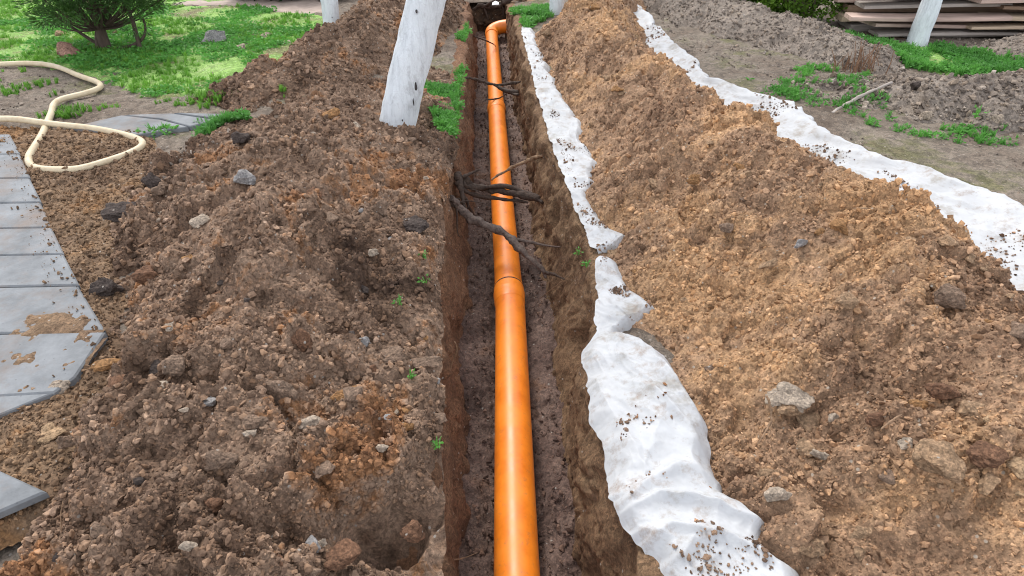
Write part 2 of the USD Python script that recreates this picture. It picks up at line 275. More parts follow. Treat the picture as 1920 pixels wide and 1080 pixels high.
m_knot = simple('bare_dark_knot', (0.05, 0.045, 0.045), var=0.4)
m_hose = simple('cream_hose_plastic', (0.5, 0.42, 0.29), rough=0.5, var=0.12, scale=14, bump=0.001, dark=(0.42, 0.32, 0.2), spec=0.35)
PL = [('weathered_grey_wood', (0.33, 0.29, 0.26)), ('pale_wood', (0.45, 0.35, 0.25)), ('brown_wood', (0.24, 0.16, 0.11)), ('pinkish_wood', (0.42, 0.31, 0.26))]
m_planks = [simple(n, c, var=0.35, scale=18, stretch=(0.12, 1, 1.6), bump=0.003, detail=7) for n, c in PL]
def clod(name, c, hi=1.0): c = np.array(c); return soil(name, [(0.25, tuple(c*0.6)), (0.5, tuple(c)), (0.75, tuple(c*1.25))], [(0, (0.7, 0.7, 0.7)), (1, (1.25, 1.22, 1.2))], zone=14.0, cs=70.0, bump=0.005)
m_stone = {'grey': clod('grey_stone', (0.22, 0.215, 0.215)), 'pale': clod('pale_stone', (0.3, 0.25, 0.2)), 'red': clod('reddish_stone', (0.27, 0.16, 0.125)), 'tan': clod('tan_stone', (0.3, 0.21, 0.13)),
           'dark': clod('dark_damp_clod', (0.06, 0.048, 0.043)), 'orange': clod('orange_clay_clod', (0.25, 0.14, 0.065)), 'brown': clod('brown_clod', (0.165, 0.116, 0.085)), 'redbrown': clod('red_brown_clod', (0.135, 0.075, 0.047)), 'sandy': clod('sandy_clod', (0.255, 0.172, 0.108))}
m_paper = simple('white_paper', (0.8, 0.8, 0.8), var=0.06, scale=8)
m_stalk = simple('dry_brown_stalk', (0.2, 0.115, 0.07), var=0.4)

# ------------------------------------------------------------------ lie of the land
LY = np.array([-0.5, 0.3, 0.9, 1.42, 2.0, 2.38, 2.88, 3.56, 4.49, 5.9, 7.26, 8.6, 9.3])
LX = -0.028 + np.array([-.14, -.14, -.15, -.17, -.20, -.22, -.235, -.20, -.18, -.16, -.16, -.2, -.2])
RY = np.array([-0.5, 0.3, 0.89, 1.18, 1.49, 1.83, 2.15, 2.35, 2.75, 3.17, 3.61, 4.59, 6.06, 7.25, 8.6, 9.3])
RX = np.array([.37, .37, .38, .355, .345, .38, .44, .46, .42, .40, .355, .33, .30, .27, .27, .27])
END = 9.05
def lip_l(y): return np.interp(y, LY, LX) + 0.045*n2(y, 0*y, 6, 5, 3) + 0.02*n2(y, 0*y, 2.3, 6) + 0.018*n2(y, 0*y, 22, 7)
def lip_r(y): return np.interp(y, RY, RX) + 0.04*n2(y, 0*y, 6, 15, 3) + 0.02*n2(y, 0*y, 2.3, 16) + 0.018*n2(y, 0*y, 22, 17)
def depth(y): return -0.55 + 0*y
def ground(x, y):
    x, y = np.asarray(x, float), np.asarray(y, float)
    far = np.clip(np.hypot(x, y)/20, 0, 1)
    z = 0.05*n2(x, y, 0.8, 1, 3)*(0.4+np.clip((np.abs(x-0.08)-0.4)/1.5, 0, 1)) + 0.5*far*n2(x, y, 0.12, 2)
    return z - 0.27*sstep(6.9, 8.9, y)*np.exp(-((x-0.06)/0.8)**4)*(1-sstep(9.6, 11, y))
HEAPS = {  # crest points: x, y, height, half width on the left of its run, on the right
    'a': [(-0.75, 0.2, .10, .8, .9), (-0.8, 1.0, .15, .72, .95), (-0.9, 2.0, .28, .66, 0.95), (-1.1, 3.0, .31, .85, .98), (-1.05, 3.7, .25, .9, .95), (-0.95, 4.35, .10, .7, .75)],
    'b': [(-1.9, 4.75, .09, .35, .3), (-1.4, 5.15, .27, .45, .5), (-1.05, 5.9, .38, .5, .6), (-0.9, 6.8, .43, .55, .62), (-0.9, 8.0, .45, .6, .6), (-0.9, 9.5, .4, .6, .6)],
    'c': [(1.65, 0.2, .42, 1.0, .75), (1.64, 1.0, .46, 1.0, .75), (1.6, 1.8, .465, .97, .60), (1.34, 3.1, .425, .78, .44), (1.08, 4.5, .375, .57, .44), (0.97, 6.0, .38, .52, .5), (1.32, 7.3, .33, .44, .45), (1.6, 8.5, .2, .4, .4)],
    'd': [(1.95, 7.7, .24, .45, .4), (2.45, 6.7, .23, .55, .45), (2.9, 5.95, .22, .5, .42), (3.25, 5.4, .15, .36, .34)],
    'e': [(2.75, 4.75, .05, .4, .4), (3.3, 4.45, .17, .42, .5), (4.0, 4.2, .26, .5, .6), (5.2, 3.9, .3, .6, .6)],
    'f': [(4.75, 5.5, .12, .4, .4), (5.2, 5.55, .38, .5, .5), (6.4, 5.4, .5, .7, .6)],
    'g': [(2.1, 8.7, .2, .5, .4), (1.3, 8.9, .25, .4, .4), (0.5, 9.6, .2, .4, .4)]}
def heap_h(key, x, y):
    x, y = np.asarray(x, float), np.asarray(y, float); R = np.array(HEAPS[key])
    best = np.full(x.shape, 1e9); out = np.zeros(x.shape)
    for a, b in zip(R[:-1], R[1:]):
        d = b[:2]-a[:2]; L2 = d@d
        t = np.clip(((x-a[0])*d[0]+(y-a[1])*d[1])/L2, 0, 1)
        dx, dy = x-a[0]-t*d[0], y-a[1]-t*d[1]; r = np.hypot(dx, dy)
        side = d[0]*dy-d[1]*dx > 0
        h = a[2]+t*(b[2]-a[2]); w = np.where(side, a[3]+t*(b[3]-a[3]), a[4]+t*(b[4]-a[4]))
        u = r/w
        p = np.where(u < 1, (1-u**1.35), -(u-1)*1.0)
        p = np.where((u < 0.25), p-0.02*(1-u/0.25), p)
        hh = h*p
        out = np.where(r < best, hh, out); best = np.minimum(best, r)
    wob = 0.10*n2(x, y, 2.6, 31, 3) + 0.03*n2(x, y, 9, 33)
    return out + wob*sstep(-0.05, 0.12, out)*1.0 + 0.10*n2(x, y, 4.0, 35, 2)*sstep(-0.12, 0.0, out)*(1-sstep(0.02, 0.15, out))
def macro(x, y):
    g = ground(x, y); h = g
    for k in HEAPS: h = np.maximum(h, g+heap_h(k, x, y))
    return h

def yrows(y0, y1, a=0.0026, b=0.0021):
    ys = [y0]
    while ys[-1] < y1: ys.append(ys[-1]+a+b*max(ys[-1], 0.6))
    return np.array(ys)
def rough_patch(x, y, seed): return sstep(-0.10, 0.10, n2(x, y, 2.6, seed+300, 3))
def lumpy(x, y, seed, big=0.055, mid=0.032, small=0.014):
    k = rough_patch(x, y, seed)
    f1, f2, r = cells(x+0.08*n2(x, y, 5, seed+6), y+0.08*n2(x, y, 5, seed+8), 0.27, seed+90)
    plate = sstep(0.03, 0.16, f2-f1)*np.clip((r-0.55)/0.45, 0, 1)*(1+0.6*(x-y)*0)
    return (0.062*plate + big*k*lumps(x, y, 0.15, seed, 0.5) + mid*(0.35+0.65*k)*lumps(x, y, 0.075, seed+20, 0.6) + small*lumps(x, y, 0.034, seed+40, 0.7) + 0.5*small*lumps(x, y, 0.016, seed+60, 0.7)
            + 0.035*n2(x, y, 14, seed+80, 4) - 0.04*sstep(0.07, 0.18, n2(x, y, 5.5, seed+85, 3)) - 0.012)

# the two sides of the ground, each running up to the lip of the trench
def ground_half(side):
    ys = np.r_[np.linspace(-30, 0.2, 24)[:-1], yrows(0.2, 10.5, 0.006, 0.005), np.geomspace(10.6, 90, 40)]
    k = np.r_[np.linspace(0, 0.035, 6), np.geomspace(0.042, 8, 230), np.geomspace(8.4, 80, 24)]
    Y, K = np.meshgrid(ys, k, indexing='ij')
    inside = (Y > -30) & (Y < END)
    lip = lip_l(Y) if side < 0 else lip_r(Y)
    mid = 0.04 + 0*Y
    e = np.where(Y < END, lip, mid)
    X = e + side*K
    Z = ground(X, Y)
    amp = 0.35+0.65*sstep(0.05, 0.5, K)
    Z = Z + amp*(0.016*lumps(X, Y, 0.07, 301, 0.5) + 0.008*lumps(X, Y, 0.03, 302, 0.5) + 0.025*n2(X, Y, 9, 305, 4))
    if side < 0:   # loose dug soil round the hose, a little lower
        Z = Z - 0.05*np.exp(-(((X+2.7)/0.55)**2+((Y-3.6)/0.4)**2)) + 0.02*lumps(X, Y, 0.1, 311, 0.5)*np.exp(-(((X+2.3)/0.9)**2+((Y-3.1)/0.8)**2))
        Z = Z - 0.06*sstep(1.95, 1.7, Y)*(1-sstep(0.35, 0.1, Y))*sstep(-2.4, -1.9, X)*(K > 0.3)
    X = X + side*0.035*(Y < END); Z = Z - 0.3*np.exp(-(((X+0.3)/0.25)**2+((Y-0.95)/0.35)**2)**2)*(side < 0)
    V = np.stack([X, Y, Z], -1).reshape(-1, 3); f = grid(len(ys), len(k))
    return V, f if side > 0 else f[:, ::-1]
lawn_ground = solo('ground', join([ground_half(-1), ground_half(1)]), m_ground, kind='structure', loc=(0, 0, 0), smooth=True)

# the trench: two cut walls, a floor, an end wall
def trench():
    t = thing('trench', None, None, kind='structure')
    ys = np.r_[np.linspace(-1.5, 0.3, 12)[:-1], yrows(0.3, END, 0.004, 0.0035)]
    def wall(side):
        s = np.r_[np.linspace(0, 0.1, 14)[:-1], np.linspace(0.1, 1, 46)]; Y, S = np.meshgrid(ys, s, indexing='ij')
        top = (lip_l(Y) if side < 0 else lip_r(Y)) + side*0.012
        bot = (-0.15+0.01*np.sin(Y*2) if side < 0 else 0.295-0.03*sstep(4.5, 6, Y)) + 0.02*n2(Y, 0*Y, 3, 44)
        zt = ground(top, Y)+0.012 - (0.17*np.exp(-((Y-0.96)/0.24)**4) if side < 0 else 0); zb = depth(Y)-0.03
        e = np.clip((S-0.1)/0.9, 0, 1)**(1.25 if side > 0 else 0.9); lipk = np.clip((0.1-S)/0.1, 0, 1)
        X = top+(bot-top)*e + side*0.13*lipk; Z = zt+(zb-zt)*np.clip((S-0.07)/0.93, 0, 1) - 0.03*lipk**3
        P = np.stack([Y*5, Z*5, 0*Y], -1)
        D = 0.085*(fbm(P, 5, 51+side)-0.5) + 0.028*lumps(Y, Z*0.6, 0.13, 53+side, 0.5) + 0.016*lumps(Y, Z, 0.06, 54+side, 0.5) + 0.008*lumps(Y, Z, 0.028, 55+side, 0.6)
        if side > 0:
            D = D - 0.2*np.exp(-(((Y-3.17)/0.085)**2+((Z+0.2)/0.075)**2)**2) - 0.05*np.exp(-(((Y-2.15)/0.09)**2+((Z+0.3)/0.1)**2)**2)
        X = X - side*D*sstep(0.06, 0.14, S); Z = Z + lipk*(0.014*lumps(X, Y, 0.05, 57, 0.6)+0.008*lumps(X, Y, 0.022, 58, 0.7))
        f = grid(len(ys), len(s))
        return np.stack([X, Y, Z], -1).reshape(-1, 3), f if side < 0 else f[:, ::-1]
    part('wall', wall(-1), m_wall_red, t, smooth=True); part('wall', wall(1), m_wall, t, smooth=True)
    xs = np.linspace(-0.24, 0.4, 110); Y, X = np.meshgrid(ys, xs, indexing='ij')
    Z = depth(Y) + 0.022*lumps(X, Y, 0.06, 71, 0.5) + 0.012*lumps(X, Y, 0.026, 73, 0.6) + 0.06*n2(X, Y, 5, 75, 4) + 0.5*np.clip(np.abs(X-0.075)-0.16, 0, 1)**1.2 + 0.03*sstep(0.13, 0.0, np.abs(X-0.07))*-1
    part('floor', (np.stack([X, Y, Z], -1).reshape(-1, 3), grid(len(ys), len(xs))[:, ::-1]), m_floor, t, smooth=True)
    xs = np.linspace(-0.3, 0.42, 70); zs = np.linspace(-0.62, -0.2, 44); Z, X = np.meshgrid(zs, xs, indexing='ij')
    Z = Z + 0.09*n2(X, Z, 6, 82, 3)*sstep(-0.4, -0.2, Z); Yw = END-0.05 + 0.16*n2(X, Z, 7, 81, 3) - 0.06*lumps(X, Z, 0.08, 83, 0.5) + 0.25*sstep(-0.3, -0.2, Z)
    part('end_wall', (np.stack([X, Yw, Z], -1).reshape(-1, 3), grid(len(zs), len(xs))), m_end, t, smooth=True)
trench()

# edges of the sheet along the trench: where it shows from under the ridge
def near(y): return sstep(1.86, 1.76, y)
IN_Y = np.array([0.3, 0.75, 0.9, 1.0, 1.1, 1.2, 1.35, 1.48, 1.56, 1.7, 1.78, 1.86, 2.2, 2.33, 2.42, 2.46, 2.8, 3.2, 3.6, 4.6, 6.0, 6.4, 6.6])
IN_X = np.array([.47, .46, .44, .37, .33, .36, .345, .335, .345, .33, .345, .40, .45, .47, .52, .47, .44, .42, .39, .36, .34, .33, .36])
def f_in(y): return np.interp(y, IN_Y, IN_X) + 0.016*n2(y, 0*y, 14, 61, 2) + 0.022*np.abs(n2(y, 0*y, 11, 64)) - 0.014*np.abs(n2(y, 0*y, 31, 65))
OUT_P = np.array([at(a, b, z)[:2] for a, b, z in [(1500, 1130, .08), (1450, 1062, .08), (1395, 1012, .08), (1418, 980, .08), (1325, 915, .08), (1305, 880, .09), (1285, 800, .09), (1258, 735, .09), (1225, 668, .07), (1180, 648, .04), (1150, 630, .02), (1180, 605, .01), (1205, 582, .02), (1185, 560, .01), (1160, 530, .01), (1150, 500, .01), (1112, 482, .01), (1150, 468, .02), (1165, 455, .02), (1122, 432, .01), (1100, 370, .02), (1112, 320, .02), (1085, 270, .02), (1080, 240, .02), (1050, 200, .02), (1030, 160, .02), (1012, 110, .02), (992, 72, .02)]])
OUT_P = OUT_P[np.argsort(OUT_P[:, 1])]
def f_out(y): return np.interp(y, OUT_P[:, 1], OUT_P[:, 0]) + 0.06*n2(y, 0*y, 7, 62) + 0.014*n2(y, 0*y, 24, 63)
# heaps of dug soil
SURF = {}
def heap(key, name, label, mat, cat='soil heap', edge=None, res=(0.0030, 0.0024), seed=100, amp=1.0, xr=None, cols=260, pit=None, ymax=9.9):
    R = np.array(HEAPS[key]); m = 0.35
    y0, y1 = max(0.25, R[:, 1].min()-R[:, 3:].max()-m), min(ymax, R[:, 1].max()+R[:, 3:].max()+m)
    ys = yrows(y0, y1, *res); u = np.linspace(0, 1, cols)
    x0 = np.full(len(ys), R[:, 0].min()-R[:, 3:].max()-m); x1 = np.full(len(ys), R[:, 0].max()+R[:, 3:].max()+m)
    if key in 'abc':
        cx = np.interp(ys, R[:, 1], R[:, 0]); wl = np.interp(ys, R[:, 1], R[:, 3]); wr = np.interp(ys, R[:, 1], R[:, 4])
        x0, x1 = cx-wl-0.3, cx+wr+0.3
    if edge == 'left': x1 = np.minimum(x1, lip_l(ys)+0.004)
    if edge == 'right': x0 = np.maximum(x0, lip_r(ys)-0.004)
    X = x0[:, None]+(x1-x0)[:, None]*u; Y = np.repeat(ys[:, None], cols, 1)
    g = ground(X, Y); h = heap_h(key, X, Y)
    if pit: h = pit(X, Y, h)
    k = sstep(-0.03, 0.08, h)*amp
    if key == 'a': k = np.maximum(k, 0.75*amp)*sstep(-1.8, -1.5, X)+k*(1-sstep(-1.8, -1.5, X))
    Z = g + h + k*(lumpy(X, Y, seed)-0.012)
    if edge == 'left':
        d = lip_l(Y)-X; Z = Z*1.0 - 0.06*sstep(0.035, 0.0, d); X = X + 0.012*sstep(0.03, 0, d)
    V = np.stack([X, Y, Z], -1).reshape(-1, 3)
    V, f = trim(V, grid(len(ys), cols)[:, ::-1]*1, ((Z > g-0.03) | (h < -9) if not pit else (h > -0.09 if key == 'c' else heap_h(key, X, Y) > -0.04)).ravel())
    f = f[:, ::-1]
    t = thing(name, label, cat, (R[:, 0].mean(), R[:, 1].mean(), 0))
    part('mound', (V, f), mat, t, smooth=True)
    SURF[key] = (V, f, t)
    return t
def pit_a(X, Y, h):
    p = np.exp(-(((X+0.34)/0.15)**2+((Y-1.03)/0.10)**2)**1.8)
    q = np.exp(-(((X+0.22)/0.10)**2+((Y-0.8)/0.16)**2)**1.5)
    left = sstep(-1.22, -1.42, X)*sstep(1.95, 1.75, Y)
    q = q*0
    r = np.exp(-(((X+0.62)/0.13)**2+((Y-0.98)/0.06)**2)**1.5)
    return h - 0.22*p - 0.10*q - 0.12*r - 0.16*left
def pit_c(X, Y, h):
    d = X-f_out(Y)
    return np.where(Y < 6.5, h*sstep(-0.02, 0.10, d)*1.0 - 0.10*sstep(0.015, -0.05, d) + 0.035*sstep(-0.01, 0.05, d)*sstep(0.12, 0.02, h), h) + 0.05*np.exp(-((X-1.1)/0.3)**2)*n2(X, Y, 1.7, 91, 2)
heap('a', 'soil_heap', 'heap of lumpy brown soil between the grey slab path and the trench', m_left, edge='left', amp=1.35, seed=100, cols=330, pit=pit_a, res=(0.0024, 0.0018))
heap('b', 'soil_heap', 'far heap of brown soil behind the leaning whitewashed tree, beside the lawn', m_left, seed=200, cols=150, edge='left')
heap('c', 'soil_heap', 'long ridge of sandy brown soil on white sheeting, right of the trench', m_right, edge='right', amp=1.15, seed=300, cols=400, pit=pit_c, res=(0.0024, 0.0018))
heap('d', 'soil_heap', 'smooth grey-brown soil heap in front of the yellow-green shrub', m_grey, seed=400, cols=170, res=(0.006, 0.0025), amp=0.55)
heap('e', 'soil_heap', 'low heap of grey soil and rubble at right beyond the white sheet', m_grey, seed=500, cols=230, res=(0.006, 0.0025), amp=0.8)
heap('f', 'soil_heap', 'grey soil heap at the right edge in front of the planks', m_grey, seed=600, cols=120, res=(0.006, 0.003), amp=0.6)
heap('g', 'soil_heap', 'heap of soil and debris beyond the far end of the trench', m_right, seed=700, cols=150, res=(0.006, 0.003), amp=0.8, ymax=10.6)

# bare and worn strips that lie on the ground
def sheet(poly, z, step, seed, ragged=0.06, lump=0.0):
    """A ground sheet over a polygon with a ragged edge that dips under the ground."""
    pg = sg.Polygon(poly); x0, y0, x1, y1 = pg.buffer(0.15).bounds
    nx, ny = int((x1-x0)/step)+2, int((y1-y0)/step)+2
    Y, X = np.meshgrid(np.linspace(y0, y1, ny), np.linspace(x0, x1, nx), indexing='ij')
    d = shapely.distance(pg.exterior, shapely.points(X, Y))*np.where(shapely.contains_xy(pg, X, Y), 1, -1) + ragged*2*n2(X, Y, 5, seed, 3)
    Z = ground(X, Y) + z + np.clip(d*0.5, -0.06, 0.012) + lump*lumps(X, Y, 0.07, seed, 0.6)*sstep(0, 0.1, d) + 0.02*n2(X, Y, 11, 305, 3)
    V = np.stack([X, Y, Z], -1).reshape(-1, 3)
    return trim(V, grid(ny, nx)[:, ::-1]*1, (d > -0.08).ravel())
def px(pts, z=0.0): return [tuple(at(a, b, z)[:2]) for a, b in pts]
v, f = sheet(px([(-40, 247), (60, 250), (270, 262), (300, 300), (300, 340), (230, 400), (210, 520), (240, 680), (170, 760), (110, 960), (-60, 1000), (-60, 776), (0, 770), (130, 700), (180, 640), (140, 555), (100, 490), (62, 395), (28, 315), (-40, 288)]), 0.012, 0.012, 810, lump=0.03)
solo('dug_soil', (v, f[:, ::-1]), m_orange, kind='structure', loc=(0, 0, 0), smooth=True); SURF['dug'] = (v, f[:, ::-1], None)
v, f = sheet(px([(-60, 42), (120, 30), (300, 20), (470, 22), (610, 45), (612, 72), (590, 95), (520, 128), (430, 150), (400, 182), (300, 190), (240, 170), (190, 150), (100, 128), (-60, 120)])
             + [], 0.008, 0.03, 815, ragged=0.12)
v2, f2 = sheet(px([(-400, -140), (560, -140), (470, 14), (300, 12), (120, 26), (-300, 60)]), 0.008, 0.06, 816, ragged=0.12)
v3, f3 = sheet(px([(1515, 62), (1600, 78), (1680, 92), (1780, 100), (1840, 118), (1930, 130), (1930, 150), (1800, 146), (1680, 128), (1590, 108), (1530, 80)]), 0.006, 0.03, 817)
vv, ff = join([(v, f), (v2, f2), (v3, f3)])
m_turf = soil('mossy_turf', [(0.28, (0.16, 0.13, 0.09)), (0.4, (0.19, 0.2, 0.09)), (0.5, (0.19, 0.33, 0.085)), (0.62, (0.24, 0.38, 0.11)), (0.75, (0.31, 0.37, 0.18))], [(0, (0.7, 0.7, 0.7)), (1, (1.3, 1.3, 1.3))], speck=(0.5, 0.55, 0.4), zone=2.4, cs=30, speckle=0.9, bump=0.012)
solo('turf', (vv, ff[:, ::-1]), m_turf, kind='structure', loc=(0, 0, 0), smooth=True)
v, f = sheet(px([(300, 8), (420, 2), (600, 12), (620, 34), (560, 40), (460, 18), (330, 16)]), 0.006, 0.03, 820)
m_path = simple('pale_sandy_path', (0.34, 0.27, 0.23), var=0.2, scale=12)
solo('footpath', (v, f[:, ::-1]), m_path, kind='structure', loc=(0, 0, 0), smooth=True)

# ------------------------------------------------------------------ crumbs scattered over the heaps
def rock(seed, sub=2, flat=0.75, rough=0.35, angular=True):
    rng = np.random.default_rng(seed)
    if angular:
        p = rng.normal(size=(15, 3)); p /= np.linalg.norm(p, axis=1, keepdims=True); p *= rng.uniform(0.65, 1.0, (15, 1))*[1, rng.uniform(0.65, 1), flat]
        h = ConvexHull(p); m = trimesh.Trimesh(p, h.simplices, process=True); m.fix_normals()
        for _ in range(sub): m = m.subdivide()
        if sub:
            v = m.vertices; c = fbm(v*2.2+seed, 4, seed)-0.5
            v = v*(1+rough*0.9*c[:, None]); m = trimesh.Trimesh(v, m.faces, process=False)
            trimesh.smoothing.filter_laplacian(m, lamb=0.4, iterations=1)
        return m
    m = trimesh.creation.icosphere(sub); v = m.vertices*[1, 0.8, flat]
    return trimesh.Trimesh(v*(1+rough*2*(fbm(v*1.7+seed, 4, seed)-0.5))[:, None], m.faces, process=False)
def quats(rng, n):
    q = rng.normal(size=(n, 4)); q /= np.linalg.norm(q, axis=1, keepdims=True); return q
def upright(rng, n, tilt=0.15):
    a = rng.uniform(0, 2*np.pi, n); q = np.stack([np.cos(a/2), rng.normal(size=n)*tilt/2, rng.normal(size=n)*tilt/2, np.sin(a/2)], 1)
    return q/np.linalg.norm(q, axis=1, keepdims=True)
def instancer(path, protos, mat, P, Q, S, rng, **kw):
    pi = UsdGeom.PointInstancer.Define(stage, numbered(path)); o = origin(pi.GetPrim().GetParent())
    for i, m in enumerate(protos):
        v, f = (m.vertices, m.faces) if hasattr(m, 'faces') else m
        pm = usdkit.mesh(stage, f'{pi.GetPath()}/piece_{i:03d}', (v, f), mat, False); pi.CreatePrototypesRel().AddTarget(pm.GetPath())
    n = len(P)
    pi.CreateProtoIndicesAttr(Vt.IntArray.FromNumpy(rng.integers(0, len(protos), n).astype(np.int32)))
    pi.CreatePositionsAttr(Vt.Vec3fArray.FromNumpy((P-o).astype(np.float32)))
    S = np.asarray(S, float); S = np.repeat(S[:, None], 3, 1) if S.ndim == 1 else S
    pi.CreateScalesAttr(Vt.Vec3fArray.FromNumpy(S.astype(np.float32)))
    pi.CreateOrientationsAttr(Vt.QuathArray([Gf.Quath(float(a), float(b), float(c), float(d)) for a, b, c, d in Q]))
    data(pi.GetPrim(), **kw)
    return pi
def on_surface(V, f, n, rng, falloff=1.6, zmin=None, keep=None, patch=None):
    a, b, c = V[f[:, 0]], V[f[:, 1]], V[f[:, 2]]; mid = (a+b+c)/3
    w = np.linalg.norm(np.cross(b-a, c-a), axis=1)/np.maximum(0.9, np.hypot(mid[:, 1], 1.2))**falloff
    ok = mid[:, 2] > ground(mid[:, 0], mid[:, 1])+(0.0 if zmin is None else zmin)
    if keep is not None: ok &= keep(mid)
    if patch is not None: w = w*(0.45+0.55*rough_patch(mid[:, 0], mid[:, 1], patch))
    w = w*ok; k = rng.choice(len(f), n, p=w/w.sum()); r = rng.random((n, 2)); s = r.sum(1) > 1; r[s] = 1-r[s]
    return a[k]+(b-a)[k]*r[:, :1]+(c-a)[k]*r[:, 1:]
def sizes(rng, n, lo, hi, power=2.2):
    u = rng.random(n); e = 1-power
    return (lo**e+u*(hi**e-lo**e))**(1/e)
CR = [rock(900+i, 0, flat=0.45+0.07*(i % 5)) for i in range(18)]
rng = np.random.default_rng(5)
def crumbs(parent, surf, n, mat, lo, hi, seed, power=2.3, sink=0.25, falloff=1.6, keep=None):
    rng = np.random.default_rng(seed)
    P = on_surface(surf[0], surf[1], n, rng, falloff, keep=keep, patch={11: 100, 12: 200, 13: 300}.get(seed)); s = sizes(rng, n, lo, hi, power)*np.clip(0.55+0.22*np.hypot(P[:, 1], 1.2), 0.7, 1.6)
    P[:, 2] += s*0.4*(1-sink)
    if parent is None: return instancer('/World/soil_crumbs', CR, mat, P, quats(rng, n), s, rng, kind='stuff', label='scattered crumbs of orange-brown soil around the hose and slabs', category='soil')
    return instancer(f'{parent.GetPath()}/crumbs', CR, mat, P, quats(rng, n), s, rng, kind='stuff')
crumbs(SURF['a'][2], SURF['a'], 56000, m_crumb_left, 0.0034, 0.024, 11, power=2.6)
crumbs(SURF['b'][2], SURF['b'], 7000, m_crumb_left, 0.006, 0.024, 12, power=2.5)
crumbs(SURF['c'][2], SURF['c'], 60000, m_crumb_right, 0.0032, 0.022, 13, power=2.8)
crumbs(SURF['d'][2], SURF['d'], 2500, m_crumb_grey, 0.005, 0.016, 14)
crumbs(SURF['e'][2], SURF['e'], 6000, m_crumb_grey, 0.005, 0.026, 15)
crumbs(SURF['f'][2], SURF['f'], 1200, m_crumb_grey, 0.006, 0.02, 16)
crumbs(SURF['g'][2], SURF['g'], 1500, m_crumb_left, 0.008, 0.06, 17)
crumbs(None, SURF['dug'], 7000, m_crumb_orange, 0.004, 0.018, 18, power=2.7)
n = 16000; P = np.stack([np.where(rng.random(n) < 0.6, rng.uniform(1.7, 5.2, n), rng.uniform(-4.6, -1.6, n)), rng.uniform(2.6, 7.6, n), np.zeros(n)], 1)
P = P[n2(P[:, 0], P[:, 1], 2.2, 92, 3) > -0.06+0.1*rng.random(n)]; P[:, 2] = macro(P[:, 0], P[:, 1])+0.003; n = len(P)
instancer('/World/ground_crumbs', CR, m_crumb_grey, P, quats(rng, n), sizes(rng, n, 0.006, 0.03, 2.6), rng, kind='stuff', label='loose bits of soil strewn over the trodden ground', category='soil')
n = 5000; P = np.stack([rng.uniform(-0.15, 0.3, n), 0.6+8.2*rng.random(n)**1.7, np.full(n, -0.535)], 1)
P[:, 2] += 0.5*np.clip(np.abs(P[:, 0]-0.075)-0.16, 0, 1)**1.2
instancer(str(stage.GetPrimAtPath('/World/trench').GetPath())+'/crumbs', CR, m_crumb_floor, P, quats(rng, n), sizes(rng, n, 0.004, 0.022), rng, kind='stuff')

# ------------------------------------------------------------------ white geotextile sheets
FOLDS = [([(1150, 700), (1215, 735), (1310, 825)], .03, .03), ([(1200, 668), (1250, 700), (1322, 795)], .028, .022), ([(1185, 690), (1240, 745), (1262, 800)], .018, .025), ([(1122, 765), (1170, 800), (1215, 880), (1165, 930)], .028, .045), ([(1240, 760), (1215, 850), (1200, 900)], .02, .06),
         ([(1148, 945), (1200, 905), (1270, 880), (1340, 885)], .038, .035), ([(1148, 950), (1230, 922), (1300, 935), (1420, 982)], .042, .022), ([(1150, 955), (1190, 975), (1230, 985)], .025, .02), ([(1195, 1020), (1250, 975), (1360, 1010), (1455, 1062)], .036, .03), ([(1230, 1070), (1275, 1020), (1300, 985)], .03, .035)]
def folds(X, Y):
    out = np.zeros(X.shape)
    wx, wy = X+0.045*n2(X, Y, 6, 641, 3), Y+0.045*n2(X, Y, 6, 642, 3)
    for pts, h, w in FOLDS:
        ln = sg.LineString([tuple(at(a, b, .08)[:2]) for a, b in pts]); d = shapely.distance(ln, shapely.points(wx, wy))
        u = shapely.line_locate_point(ln, shapely.points(wx, wy))/ln.length
        out = np.maximum(out, 0.85*h*np.exp(-(d/(0.75*w))**1.35)*(0.25+0.75*np.sin(np.pi*np.clip(u, 0.06, 0.94))))
    return out
